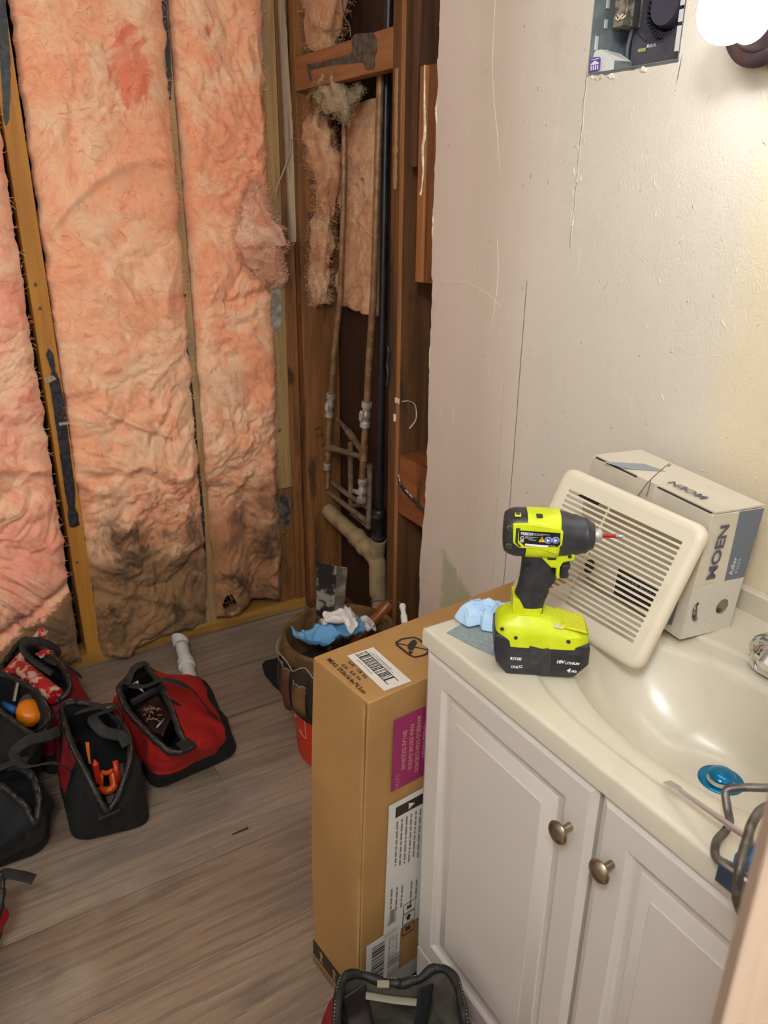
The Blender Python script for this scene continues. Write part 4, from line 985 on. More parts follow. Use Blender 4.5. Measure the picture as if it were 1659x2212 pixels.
# trigger guard piece (yellow) below the head
g1 = [dl(x, y, -.02) for x, y in ((905, 452), (1110, 452), (1092, 492), (1238, 484), (1232, 540), (1180, 552), (1140, 562), (1118, 600), (1108, 690), (1090, 688), (1088, 604), (1045, 600))]
g = MB().prism(g1, (0, -.0205, 0), (1, 0, 0), (0, 0, 1), (0, 1, 0), .041).build('trigger_guard', YEL, dm, bev=.002)
sl = [dl(x, y, -.0206) for x, y in ((1000, 510), (1088, 510), (1085, 540), (1025, 540))]; MB().prism(sl, (0, -.0205, 0), (1, 0, 0), (0, 0, 1), (0, -1, 0), .0004).build('switch_slot', BLK2, g)
a = dl(1194, 514, -.0206); MB().lathe((a[0], -.0207, a[1]), (0, -1, 0), [(0, .0032), (.0003, .003)], 16).build('screw', BLK2, g)
tr = [dl(x, y, 0) for x, y in ((1120, 560), (1200, 556), (1188, 590), (1170, 612), (1183, 640), (1178, 662), (1112, 668))]
MB().prism(tr, (0, -.010, 0), (1, 0, 0), (0, 0, 1), (0, 1, 0), .02).build('trigger', BLK2, dm, bev=.003, bseg=3)
# grip
gr = []
for (zl, zr, y, rv) in ((820, 1000, 455, .020), (820, 1045, 510, .019), (812, 1075, 600, .0185), (800, 1085, 680, .0185), (786, 1035, 735, .0185), (770, 1028, 780, .018), (752, 1003, 830, .018), (750, 985, 890, .018), (800, 980, 960, .0185), (860, 975, 1002, .019)):
    a, wa = dl(zl, y, 0); c_, wc = dl(zr, y, 0); gr.append(hsect((wa+wc)/2, (a+c_)/2, (c_-a)/2, rv, 2.5))
MB().loft(gr).build('grip', BLK, dm, smooth=60)
for zx, zy in ((803, 825), (970, 820), (862, 605)):
    a = dl(zx, zy, -.018); MB().lathe((a[0], -.0165, a[1]), (0, -1, 0), [(0, .003), (.0018, .003), (.002, .0022)], 14).build('screw', BLK2, dm)
# yellow neck and foot
nk = []
for (zl, zr, y, rv) in ((748, 800, 835, .0185), (742, 985, 875, .0187), (735, 980, 930, .0195), (725, 990, 965, .021)):
    a, wa = dl(zl, y, 0); c_, wc = dl(zr, y, 0); nk.append(hsect((wa+wc)/2, (a+c_)/2, (c_-a)/2, rv, 2.6))
MB().loft(nk[1:]).build('neck', YEL, dm, smooth=60)
MB().prism([dl(x, y, -.019) for x, y in ((752, 828), (800, 850), (830, 900), (865, 1000), (760, 1000), (742, 920))], (0, -.0195, 0), (1, 0, 0), (0, 0, 1), (0, 1, 0), .039).build('neck_side', YEL, dm, bev=.002)
ft = [hsect(.050, -.0015, .0710, .0372, 5), hsect(.062, -.0015, .0712, .0375, 5), hsect(.070, -.002, .0705, .0370, 5)]
def slope(loop, f): return [V((q.x, q.y, f(q))) for q in loop]
top = hsect(.08, -.004, .064, .031, 5); top = slope(top, lambda q: .087 if q.x < -.02 else .087-.016*(q.x+.02)/.08)
ft.append(slope(hsect(.07, -.003, .069, .0358, 5), lambda q: .080 if q.x < -.02 else .080-.013*(q.x+.02)/.08)); ft.append(top)
t2 = slope(hsect(.09, -.022, .034, .024, 3), lambda q: .097-.07*max(0, q.x+.02)); ft.append(t2)
MB().loft(ft).build('foot', YEL, dm, smooth=50)
MB().prism([dl(x, y, .0) for x, y in ((1095, 1003), (1140, 1003), (1175, 1050), (1178, 1080), (1120, 1065))], (0, 0, 0), (1, 0, 0), (0, 0, 1), (0, 1, 0), .001) if False else None
sp = MB(); 
sp.loft([[V((.022, -.030, .0875)), V((.064, -.027, .0775)), V((.066, .026, .0765)), V((.022, .029, .0868))], [V((.022, -.030, .0835)), V((.064, -.027, .0735)), V((.066, .026, .0725)), V((.022, .029, .0828))]]); sp.build('foot_top', YELD, dm, bev=.0015)
MB().loft([[V((.014, -.031, .0873)), V((.028, -.031, .0848)), V((.026, -.012, .0870)), V((.010, -.012, .0905))], [V((.014, -.031, .0833)), V((.028, -.031, .0808)), V((.026, -.012, .083)), V((.010, -.012, .086))]]).build('work_light', M('milky_lens', '#c9c7a0', .3), dm, bev=.001)
for zx, zy in ((665, 1077), (773, 1147), (1182, 1177)):
    a = dl(zx, zy, -.037); MB().lathe((a[0], -.0368, a[1]), (0, -1, 0), [(0, .0030), (.0007, .0030)], 14, sq=1.25 if zx > 1000 else 1).build('screw', BLK2, dm)
# battery
bo = [(-.052, .0), (.050, .0), (.0705, .024), (.0700, .052), (.0690, .058), (-.024, .0575), (-.032, .0585), (-.050, .064), (-.0735, .070), (-.0738, .042), (-.070, .022)]
bb_ = MB().prism(bo, (0, -.036, 0), (1, 0, 0), (0, 0, 1), (0, 1, 0), .072).build('battery', BLK2, dm, bev=.004, bseg=3)
MB().prism([dl(x, y, -.037) for x, y in ((875, 1200), (1035, 1208), (1025, 1355), (875, 1352))], (0, -.036, 0), (1, 0, 0), (0, 0, 1), (0, -1, 0), .0012).build('latch', M('worn_black', '#38383b', .4, c2='#2a2a2d', ns=90), bb_, bev=.0006)
MB().prism([dl(x, y, -.037) for x, y in ((1050, 1270), (1290, 1292), (1275, 1400), (1040, 1410))], (0, -.036, 0), (1, 0, 0), (0, 0, 1), (0, -1, 0), .0006).build('label_panel', M('label_black', '#202024', .3), bb_, bev=.0003)
def bt_(body, zx, zy, h, width, **k):
    a = dl(zx, zy, -.037); return text(body, (a[0], -.0368, a[1]), (1, 0, -.015), (0, 0, 1), h, WPR, bb_, width=width, **k)
bt_('RYOBI', 728, 1316, .0050, .0165, bold=.035)
bt_('ONE', 733, 1380, .0046, .0115, bold=.015)
a = dl(799, 1380, -.037); MB().prism([(0, 0), (.0044, 0), (.0044, .0046), (0, .0046)], (a[0], -.0369, a[1]), (1, 0, 0), (0, 0, 1), (0, -1, 0), .0002).build('plus_badge', WPR, bb_); text('+', (a[0]+.0004, -.0372, a[1]+.0004), (1, 0, 0), (0, 0, 1), .005, BLK2, bb_, width=.0036, bold=.04)
bt_('18V', 1085, 1342, .0054, .0125, bold=.045, shear=.15); bt_('LITHIUM', 1155, 1350, .0042, .0215, bold=.035, shear=.1); bt_('4', 1168, 1412, .0066, .006, bold=.05, shear=.15); bt_('Ah', 1202, 1414, .0044, .009, bold=.04, shear=.1)

# ================================================================ shower-trim carton on the counter
mA = V((1.7877, -.195, .8555)); ma_, mb_, mc_ = V((-.996, .084, .041)).normalized(), V((.047, .061, .997)), V((.081, .995, -.064))
mb_ = (mb_-ma_*mb_.dot(ma_)).normalized(); mc_ = ma_.cross(mb_)
ML, MH, MD = .2617, .2107, .1095
CARD = M('white_printed_card', '#cfc4b2', .5, c2='#c4b9a7', ns=6)
SLATE = M('slate_blue_print', '#666f7c', .45); GREYI = M('dark_grey_ink', '#565560', .5); KRAFT = M('kraft_edge', '#8a6a52', .8)
mo = empty('shower_trim_box', 'white and slate-blue bathroom fixture carton standing against the backsplash behind the grille', 'box', mA+ma_*ML/2)
mp = lambda i, j, k: mA+ma_*i+mb_*j+mc_*k
q_ = .928
b = MB(); b.loft([[mp(0, 0, 0), mp(ML, 0, 0), mp(ML, 0, MD), mp(0, 0, MD)], [mp(0, MH-.002, 0), mp(ML, MH-.002, 0), mp(ML, MH-.002, MD), mp(0, MH-.002, MD)]]); b.build('carton', CARD, mo, bev=.0012)
b = MB(); l0 = [mp(.001, MH-.001, .004), mp(ML-.001, MH-.001, .004), mp(ML-.001, MH+.001, MD), mp(.001, MH, MD)]
b.loft([l0, [q+mb_*.003 for q in l0]]); b.build('lid', CARD, mo)
MB().loft([[mp(.005, MH-.0018, .0005), mp(0.1114, MH-.0018, .0005), mp(0.1114, MH+.0005, .006), mp(.005, MH+.0005, .006)], [mp(.005, MH-.0015, .0006), mp(0.1114, MH-.0015, .0006), mp(0.1114, MH+.0008, .006), mp(.005, MH+.0008, .006)]]).build('lid_gap', DARKV, mo)
MB().loft([[mp(0.1559, MH-.0018, .0005), mp(0.2552, MH-.0018, .0005), mp(0.2552, MH+.0005, .006), mp(0.1559, MH+.0005, .006)], [mp(0.1559, MH-.0015, .0006), mp(0.2552, MH-.0015, .0006), mp(0.2552, MH+.0008, .006), mp(0.1559, MH+.0008, .006)]]).build('lid_gap', DARKV, mo)
MB().loft([[mp(0.1132, MH-.020, -.0012), mp(0.1540, MH-.020, -.0012), mp(0.1540, MH+.003, -.0012), mp(0.1132, MH+.003, -.0012)], [mp(0.1132, MH-.020, -.0003), mp(0.1540, MH-.020, -.0003), mp(0.1540, MH+.003, .006), mp(0.1132, MH+.003, .006)]]).build('tuck_tab', CARD, mo)
# right-hand end
ep = lambda j, k: mp(-.0003, j, k)
quad(ep(0.0909, 0.0575), mc_, mb_, MD-.063, MH-.100, SLATE, mo, 'slate_band', off=0) if False else None
b = MB(); q4 = [ep(0.0928, 0.0650), ep(0.0928, MD-.001), ep(MH-.002, MD-.001), ep(MH-.002, 0.0557)]; b.loft([q4, [q-ma_*.0003 for q in q4]]); b.build('slate_band', SLATE, mo)
TILE = NT('herringbone_photo'); _v = TILE.obj()
_w = TILE.node('ShaderNodeTexWave', wave_type='BANDS', bands_direction='DIAGONAL', wave_profile='SAW'); _w.inputs['Scale'].default_value = 26; _w.inputs['Distortion'].default_value = 0
_s = TILE.xyz(_v); _tri = TILE.ma('PINGPONG', _s[1], .018); _cb = TILE.node('ShaderNodeCombineXYZ'); TILE.ln(TILE.ma('ADD', _s[2], _tri), _cb.inputs[0])
_f = TILE.ma('FRACT', TILE.ma('MULTIPLY', TILE.ma('ADD', _s[2], _tri), 90)); _l = TILE.ma('SUBTRACT', 1.0, TILE.step(_f, .0, .18)); _l2 = TILE.ma('SUBTRACT', 1.0, TILE.step(TILE.ma('FRACT', TILE.ma('MULTIPLY', _s[1], 1/.018)), .0, .12))
TILE = TILE.end(TILE.mix(TILE.ma('MULTIPLY', TILE.ma('MAXIMUM', _l, TILE.ma('MULTIPLY', _l2, .5)), .5), hx('#cdc6ba'), hx('#a9a197')), .4)
b = MB(); q4 = [ep(.001, .001), ep(.001, MD-.001), ep(0.0919, MD-.001), ep(0.0919, .001)]; b.loft([q4, [q-ma_*.0003 for q in q4]]); b.build('tile_photo', TILE, mo)
q = ep(0.0464, 0.0761); MB().lathe(q-ma_*.0006, -ma_, [(0, .013), (.0006, .012), (.001, .0095), (.0004, .009), (.0012, .006), (.0016, .002)], 30).build('handle_photo', M('printed_chrome', '#8d8880', .3, .6, c2='#3a3835', ns=60), mo, smooth=40)
MB().tube(sm([ep(0.0631, .018)-ma_*.0006, ep(0.0538, .014)-ma_*.0008, ep(0.0427, .016)-ma_*.001, ep(0.0334, 0.0204)-ma_*.0008], 14), [.002]*4+[.004]*13, 8).build('handle_photo', bpy.data.materials['printed_chrome'], mo, smooth='all')
text('MOEN', ep(0.1002, 0.0390)-ma_*.0010, mb_, -mc_, 0.0186, GREYI, mo, width=.089, bold=.03)
text('Adler', ep(0.1021, 0.0770)-ma_*.0012, mb_, -mc_, .0093, WPR, mo, width=.0306)
text('82604', ep(0.1030, 0.0872)-ma_*.0012, mb_, -mc_, .0068, M('pale_print', '#b5bcc6', .6), mo, width=.025)
# front face print
text('MOEN', mp(0.2431, MH-.0575, -.0002), -ma_, mb_, .025, GREYI, mo, width=.093, bold=.03, name='lettering')
fq = lambda px, py: hit(px, py, mp(0, 0, -.0002), mc_)
def fpoly(pts, m, nm, t=.0002): q = [fq(*p_) for p_ in pts]; return MB().loft([q, [x-mc_*t for x in q]]).build(nm, m, mo)
fpoly([(1441, 1349), (1451, 1350), (1467, 1294)], SLATE, 'slate_band') 
dk = M('dark_blue_black_print', '#23222b', .5)
panel = fpoly([(1337, 1228), (1421, 1274), (1400, 1320), (1325, 1283)], dk, 'dark_panel')
for k in range(3):
    a0 = fq(1342-k*4, 1246+k*16); text(['ADLER 82604', 'SHOWER ONLY', 'CHROME'][k] if k == 0 else '', a0-mc_*.0004, -ma_, mb_, .006, M('pale_blue_print', '#9aa0b8', .6), mo, width=.075) if k == 0 else None
fpoly([(1263, 1212), (1282, 1206), (1286, 1224), (1277, 1238), (1262, 1236)], M('brown_black_print', '#3b332e', .5), 'product_photo')
fpoly([(1247, 1070), (1262, 1066), (1300, 1085), (1290, 1092)], bpy.data.materials['brown_black_print'], 'product_photo')
fpoly([(1242, 1303), (1256, 1300), (1275, 1318), (1268, 1330)], bpy.data.materials['brown_black_print'], 'product_photo')
# top face print
tq = lambda px, py: hit(px, py, mp(0, MH+.0034, 0), mb_)
def tpoly(pts, m, nm): q = [tq(*p_) for p_ in pts]; return MB().loft([q, [x+mb_*.0002 for x in q]]).build(nm, m, mo)
tpoly([(1300, 997), (1392, 1002), (1440, 1019), (1350, 1012)], M('faded_slate_print', '#8e939b', .5), 'slate_band')
text('MOEN', mp(0.0418, MH+.0046, 0.0371), ma_, -mc_, .016, GREYI, mo, width=.070, bold=.02)

# ================================================================ fan grille
SG = .928; gA = V((1.8044, -.3036, .8400)); ga, gb, gc = V((-.981, -.158, .111)).normalized(), V((.038, .407, .913)), V((-.189, .9, -.393))
gb = (gb-ga*gb.dot(ga)).normalized(); gc = ga.cross(gb); GW, GH = .276, .253
gm = Matrix((( ga.x, gb.x, gc.x), (ga.y, gb.y, gc.y), (ga.z, gb.z, gc.z)))
gr_ = empty('fan_grille', 'off-white square louvred fan cover leaning against the fixture carton', 'grille', gA, mat3=gm, local=True); gr_.scale = (SG, SG, SG)
def gl(zx, zy):
    q = (hit(1160+zx/3.325, 960+zy/3.325, gA, gc)-gA)/SG; return (q.dot(ga), q.dot(gb))
def rrect(w0, h0, w1, h1, r, z, n=8):
    out = []
    for cx, cy, a0 in ((w1-r, h1-r, 0), (w0+r, h1-r, 90), (w0+r, h0+r, 180), (w1-r, h0+r, 270)):
        for k in range(n+1):
            a = math.radians(a0+90*k/n); out.append(V((cx+r*math.cos(a), cy+r*math.sin(a), z)))
    return out
b = MB(); b.loft([rrect(.000, .000, GW, GH, .022, .014), rrect(.0005, .0005, GW-.0005, GH-.0005, .022, .008), rrect(.003, .003, GW-.003, GH-.003, .020, .003), rrect(.008, .008, GW-.008, GH-.008, .017, .0006), rrect(.014, .014, GW-.014, GH-.014, .014, 0), rrect(.014, .014, GW-.014, GH-.014, .014, .0030), rrect(.004, .004, GW-.004, GH-.004, .020, .012)], wrap=True)
b.loft([rrect(.013, .013, GW-.013, GH-.013, .014, 0), rrect(.013, .013, GW-.013, GH-.013, .014, .003)])
GRM = M('ivory_plastic', '#d2c5af', .38)
tmp = MB(); tmp.v = b.v[:]; tmp.f = b.f[:]
plate = MB(); plate.loft([rrect(.0135, .0135, GW-.0135, GH-.0135, .014, 0), rrect(.0135, .0135, GW-.0135, GH-.0135, .014, .003)])
po = plate.build('t1', GRM, gr_)
cut = MB(); tl_, tr2, brr, bll = gl(235, 338), gl(1028, 700), gl(688, 1415), gl(85, 1040)
xl, xr = .0475, GW-.040; NS = 20; y_top = (tl_[1]+tr2[1])/2; y_bot = brr[1]; xr_ = max(tl_[0], .0); x_r = tr2[0]
print('grille slots', tl_, tr2, brr, bll)
sx0 = min(tr2[0], brr[0])*.5+max(tr2[0], brr[0])*.5; sx1 = tl_[0]
for k in range(NS):
    yc = y_top+(y_bot-y_top)*k/(NS-1); r = .0028; pts = []
    for s_, x in ((1, sx1), (-1, sx0)):
        for i in range(9):
            a = -PI/2+PI*i/8; pts.append((x+s_*(r*math.cos(a)), yc+s_*r*math.sin(a)))
    cut.loft([[V((x, y, -.01)) for x, y in pts], [V((x, y, .02)) for x, y in pts]])
co = cut.build('t2', None, gr_)
md = po.modifiers.new('b', 'BOOLEAN'); md.object = co; md.operation = 'DIFFERENCE'; md.solver = 'EXACT'
dg = bpy.context.evaluated_depsgraph_get(); dg.update()
pm = bpy.data.meshes.new_from_object(po.evaluated_get(dg)); bpy.data.objects.remove(co); bpy.data.objects.remove(po)
for mmm in list(pm.materials): pass
if not pm.materials: pm.materials.append(GRM)
pm.name = 'louvre_plate'; lo_ = bpy.data.objects.new('louvre_plate', pm); C.objects.link(lo_); lo_.parent = gr_
b = MB(); b.v = tmp.v[:7*36]; b.f = [f for f in tmp.f if max(f) < 7*36]; b.build('rim', GRM, gr_, smooth=60)
MB().b2((.165, .03, .0031), (.168, GH-.03, .008)).build('back_rib', GRM, gr_)
a0, a1 = gl(868, 1140), gl(930, 1035)
text('Jabez' if False else 'Breez', (a0[0], a0[1], -.0001), V((a1[0]-a0[0], a1[1]-a0[1], 0)), V((1, .0, 0)), .008, M('embossed_ivory', '#c9bca6', .4), gr_, width=.034, shear=.2) 
wr = MB().tube(sm([hit(1378, 1072, mp(0, 0, -.01), mc_), hit(1400, 1042, mp(0, 0, -.02), mc_), hit(1425, 1018, mp(0, 0, -.02), mc_), hit(1444, 1003, mp(0, 0, -.015), mc_), hit(1449, 1004, mp(0, 0, -.015), mc_), hit(1443, 1008, mp(0, 0, -.015), mc_)], 24), .0008, 6)
wr.tube(sm([hit(1406, 1036, mp(0, 0, -.02), mc_), hit(1400, 1060, mp(0, 0, -.012), mc_), hit(1396, 1070, mp(0, 0, -.01), mc_)], 8), .0008, 6)
tag1('spring_wire', wr, M('thin_steel_wire', '#a39a88', .35, .8), 'thin steel spring wire sticking up behind the fan cover', 'wire', smooth='all')

# ================================================================ cloth and sheet on the counter
def cloth(name, label, pts, m, h=.03, seed=0, n=64, amp=.010, base=0, cat='cloth', freq=18, up=(0, 0, 1)):
    "crumpled cloth: pts outline in world at base height, heaped in the middle"
    L = rs(pts, n, closed=True); c = sum(L, V())/n; b = MB(); loops = []
    K = 30
    for i in range(K+1):
        t = i/K; l = []
        for q in L:
            p_ = q.lerp(c, t*.985); z = h*math.sin(min(1, t*1.25)*PI/2)**.8
            wv = p_*freq+V((seed, 0, t*1.5)); rg = (1-abs(noise.noise(wv+V((noise.noise(wv), noise.noise(wv+V((5, 5, 5))), 0))*1.5)))**5
            dz = (rg-.25)*amp*min(1, t*4+.15)+noise.noise(p_*60)*amp*.15
            l.append(p_+V(up)*max(.0006 if t < .05 else -.01, z+dz*(1 if t > 0 else .4)))
        loops.append(l)
    b.loft(loops, cap=(True, True)); return tag(b.build(name, m, None, smooth='all', sub=1), label, cat)


RAGB = M('pale_blue_paper_towel', '#a9c4de', .9, bs=300, bd=.0006)
def zat(px, py, z=HV+.0015): return at(px, py, 2, z)
PLT = M('brushed_grey_sheet', '#98a2a3', .5, .15, c2='#7f8a8c', ns=40, stretch=(2, 12, 1))
for k, (pts, lb2) in enumerate(((((970, 1374), (1004, 1350), (1072, 1388), (1050, 1412), (1030, 1398)), 'lower brushed grey metal sample sheet beside the drill battery'), (((999, 1390), (1040, 1352), (1090, 1372), (1074, 1395), (1046, 1412)), 'upper brushed grey metal sample sheet lying across the other one'))):
    q = [zat(x, y, HV+.0008+.0011*k) for x, y in pts] if False else None
for k, (cen, ang, lbl) in enumerate((((1028, 1374), .42, 'grey brushed sample sheet under the blue rag, farther from the drill battery'), ((1052, 1387), .50, 'grey brushed sample sheet lying on the other, nearer the drill battery'))):
    c_ = zat(*cen, HV); uu = (zat(1046, 1412, HV)-zat(970, 1376, HV)).normalized(); vv = V((-uu.y, uu.x, 0)); w_ = .044 if k == 0 else .040
    q = [c_+uu*a*.038+vv*b2*.026+V((0, 0, .0003+.0012*k)) for a, b2 in ((-1, -1), (1, -1), (1, 1), (-1, 1))]
    if k: q = [x+uu*.008 for x in q]
    tag(MB().loft([q, [x+V((0, 0, .0009)) for x in q]]).build('sample_sheet', PLT, None), lbl, 'metal sheet', 'sample sheets')
cloth('paper_towel', 'crumpled pale blue paper towel at the far left corner of the countertop', [zat(x, y, HV+.003) for x, y in ((978, 1338), (1000, 1318), (1030, 1304), (1080, 1312), (1104, 1318), (1110, 1348), (1075, 1370), (1040, 1366), (1035, 1354), (1008, 1358))], RAGB, h=.020, amp=.016, seed=3, n=110, freq=26)

# ================================================================ big carton on the floor
ba = .0974; cex = V((math.cos(ba), math.sin(ba), 0)); cey = V((-math.sin(ba), math.cos(ba), 0)); cB = V((1.3868, -.6259, 0)); CWd, CL, CH = .164, .585, .743
KR = M('kraft_cardboard', '#a87d48', .72, c2='#98703f', ns=5, bs=260, bd=.0005, st=.35, thr=(.3, .8))
KRD = M('dark_kraft_edge', '#7d5a34', .85); TAPE = M('clear_tape', '#b08a58', .18, c2='#a37d4c', ns=20)
BKP = M('black_printed_tape', '#1f1a17', .35); INK = M('black_ink', '#2c241c', .6); MAG = M('magenta_print', '#8d1f57', .6); LABW = M('white_paper_label', '#cfc8c0', .6); GIN = M('grey_ink', '#7d7672', .6); TANI = M('kraft_letters', '#b98573', .7)
cp = lambda i, j, k: cB+cex*i+cey*j+V((-.008*(1-k/CH), -.0135*(1-k/CH), k))
bx = empty('cardboard_carton', 'tall narrow brown cardboard carton standing beside the vanity', 'box', cp(CWd/2, CL/2, 0))
b = MB(); prof = [(0, 0), (CWd, 0), (CWd, CL), (0, CL)]; loops = []
for k in range(13):
    t = k/12; z = .001+(CH-.001)*t; bl = .004*math.sin(PI*t); loops.append([cp(-bl, -bl, z), cp(CWd/2, -bl*1.3, z), cp(CWd+bl*.5, -bl, z), cp(CWd+bl*.8, CL/2, z), cp(CWd, CL, z), cp(CWd/2, CL, z), cp(0, CL, z), cp(-bl, CL/2, z)])
b.loft(loops); b.build('carton', KR, bx, bev=.003, bseg=2)
tp = lambda px, py, dz=0: at(px, py, 2, CH+.0003+dz)
b = MB(); q4 = [cp(CWd-.006, .0, 0)]
b = MB(); q4 = [cp(CWd-.009, -.0052, .06), cp(CWd-.0005, -.0052, .06), cp(CWd-.0005, -.0047, CH-.004), cp(CWd-.009, -.0047, CH-.004)]; b.loft([q4, [q-cey*.0004 for q in q4]]); b.build('clear_tape', TAPE, bx)
# top print
qs = [tp(750, 1417), tp(801, 1394), tp(881, 1465), tp(831, 1487)]
lu = (tp(881, 1465)-tp(801, 1394)).normalized(); o_ = tp(750, 1417); lv = V((-lu.y, lu.x, 0)); lw = (tp(801, 1394)-tp(750, 1417)).dot(lv); ll = (tp(881, 1465)-tp(801, 1394)).length
lab2 = quad(o_, lu, lv, ll*1.02, lw, LABW, bx, 'shipping_label', off=.0006)
bars(o_+lu*.006+lv*lw*.28, lu, lv, ll*.80, lw*.36, 22, lab2, INK, off=.0012, seed=4)
MB().loft([[o_+lu*.004+lv*lw*.26+V((0, 0, .0011)), o_+lu*ll*.93+lv*lw*.26+V((0, 0, .0011)), o_+lu*ll*.93+lv*lw*.285+V((0, 0, .0011)), o_+lu*.004+lv*lw*.285+V((0, 0, .0011))], [o_+lu*.004+lv*lw*.26+V((0, 0, .0013)), o_+lu*ll*.93+lv*lw*.26+V((0, 0, .0013)), o_+lu*ll*.93+lv*lw*.285+V((0, 0, .0013)), o_+lu*.004+lv*lw*.285+V((0, 0, .0013))]]).build('barcode', INK, lab2)
MB().loft([[o_+lu*.004+lv*lw*.64+V((0, 0, .0011)), o_+lu*ll*.93+lv*lw*.64+V((0, 0, .0011)), o_+lu*ll*.93+lv*lw*.665+V((0, 0, .0011)), o_+lu*.004+lv*lw*.665+V((0, 0, .0011))], [o_+lu*.004+lv*lw*.64+V((0, 0, .0013)), o_+lu*ll*.93+lv*lw*.64+V((0, 0, .0013)), o_+lu*ll*.93+lv*lw*.665+V((0, 0, .0013)), o_+lu*.004+lv*lw*.665+V((0, 0, .0013))]]).build('barcode', INK, lab2)
text('CTN Frameless 60', o_+lu*.02+lv*lw*.78, lu, lv, .0040, GIN, lab2, off=.0012, width=.055); text('MFD CARE P 20 7X4SS 1A', o_+lu*.012+lv*lw*.70, lu, lv, .0040, GIN, lab2, off=.0012, width=.075); text('6935171910238', o_+lu*.02+lv*lw*.12, lu, lv, .0038, GIN, lab2, off=.0012, width=.05)
def tline(body, p0, p1, h): a = tp(*p0); c_ = tp(*p1); return text(body, a, c_-a, V((-(c_-a).y, (c_-a).x, 0)), h, INK, bx, width=(c_-a).length, off=.0008, bold=.02)
tline('MEAS: 59.0x16.4x74.3cm', (705, 1425), (784, 1499), .0088)
tline('N.W.    7.26  Kgs.', (750, 1431), (790, 1467), .0066); tline('G.W.    8.36  Kgs.', (736, 1437), (777, 1471), .0066)
# no-knife symbol
def tpoly2(pts, m, nm, w_=None, dz=.0006):
    if w_: return MB().tube([tp(*p_)+V((0, 0, .0004)) for p_ in pts], w_, 6, flat=.2, up=(0, 0, 1)).build(nm, m, bx)
    q = [tp(*p_)+V((0, 0, dz)) for p_ in pts]; return MB().loft([q, [x+V((0, 0, .0002)) for x in q]]).build(nm, m, bx)
hx_ = [(856, 1388), (868, 1381), (893, 1377), (905, 1381), (926, 1402), (925, 1410), (915, 1416), (896, 1420), (886, 1416), (858, 1394), (856, 1388)]
tpoly2(sm([(x, y, 0) for x, y in hx_], 60) if False else hx_, INK, 'no_knife_mark', .0026)
tpoly2([(858, 1390), (924, 1404)], INK, 'no_knife_mark', .0018)
tpoly2([(887, 1386), (893, 1382), (899, 1384), (901, 1390), (897, 1397), (893, 1405), (884, 1405), (880, 1400), (882, 1392)], INK, 'no_knife_mark'); tpoly2([(882, 1406), (893, 1408), (888, 1415), (883, 1411)], INK, 'no_knife_mark')
# side print (face towards the vanity)
sN = cex; sP = cp(CWd+.0045, 0, 0); shit = lambda px, py: hit(px, py, sP, sN)
def sloc(px, py): q = shit(px, py)-cB; return (q.dot(cey), q.z)
def sp_(j, k): return cp(CWd+.0045, j, k)
MB().b2 if False else None
def spoly(js, m, nm, off=.0): q = [sp_(*a)+cex*off for a in js]; return MB().loft([q, [x+cex*.0003 for x in q]]).build(nm, m, bx)
a1 = sloc(849, 1549); a2 = sloc(839, 1706); j0 = (a1[0]+a2[0])/2; mg = spoly([(j0, a2[1]), (.45, a2[1]), (.45, a1[1]), (j0, a1[1])], MAG, 'magenta_panel')
print('carton side', a1, a2, sloc(846, 1731), sloc(829, 2010))
dz_ = (cp(0, 0, 0)-cp(0, 0, CH)).normalized()
H_ = a1[1]-a2[1]
for k, (body, wf) in enumerate((('EN LAS ESQUINAS', .55), ('PARA EVITAR DAÑOS', .64), ('MANÉJELO CON CUIDADO', .80), ('FRAGIL-VIDRIO', .50))):
    wd = wf*H_; text(body, sp_(j0+.020+.0150*k, a1[1]-(H_-wd)*.45), dz_, cey, .0085, TANI, bx, width=wd, off=.0008, bold=.02)
text('UVXVC', sp_(j0+.008, a1[1]-H_*.80), dz_, cey, .009, TANI, bx, width=.04, off=.0008)
c1_ = sloc(846, 1731); c2_ = sloc(829, 2010); jw = (c1_[0]+c2_[0])/2; zt, zb = c1_[1], c2_[1]-.02
spoly([(jw, zb), (.47, zb), (.47, zt), (jw, zt)], LABW, 'instruction_label')
spoly([(jw+.015, zt-.035), (jw+.085, zt-.035), (jw+.085, zt-.012), (jw+.015, zt-.012)], INK, 'warning_bar', .0004)
MB().prism([(-.007, -.006), (.007, -.006), (0, .008)], sp_(jw+.05, zt-.0235)+cex*.0008, (0, 0, -1), cey, cex, .0002).build('warning_mark', LABW, bx)
rt = random.Random(5)
for k in range(7):
    L_ = rt.uniform(.075, .12); greek(sp_(jw+.018+.0105*k, zt-.045), dz_, cey, L_, .0042, bx, GIN, off=.0007, seed=k)
for k in range(6):
    greek(sp_(jw+.012+.0125*k+(.01 if k > 2 else 0), zt-.20-.004*k), dz_, cey, rt.uniform(.045, .06), .0042, bx, GIN, off=.0007, seed=k+20)
for k in range(3):
    zc = zt-.275-.028*k; q = [(jw+.045, zc-.012), (jw+.073, zc-.012), (jw+.073, zc+.012), (jw+.045, zc+.012)]
    MB().tube([sp_(*x)+cex*.0007 for x in q+[q[0]]], .0007, 4).build('handling_icon', INK, bx); MB().prism([(-.004, -.006), (.004, -.006), (.004, .001), (.008, .001), (0, .009), (-.008, .001), (-.004, .001)] if k == 1 else [(-.006, -.004), (.006, -.004), (.005, .006), (0, .003), (-.005, .006)], sp_(jw+.059, zc)+cex*.0005, cey, (0, 0, 1), cex, .0002).build('handling_icon', INK, bx)
bars(sp_(jw+.012, zt-.43)+cex*.0008, -dz_, -cey, .055, -.030, 16, bx, GIN, off=.0003, seed=9) 
b1 = sloc(779, 2054); b2_ = sloc(828, 1945); zb1 = .094
f_ = spoly([(.008, .085), (.088, .085), (.088, .205), (.008, .205)], LABW, 'shipping_label')
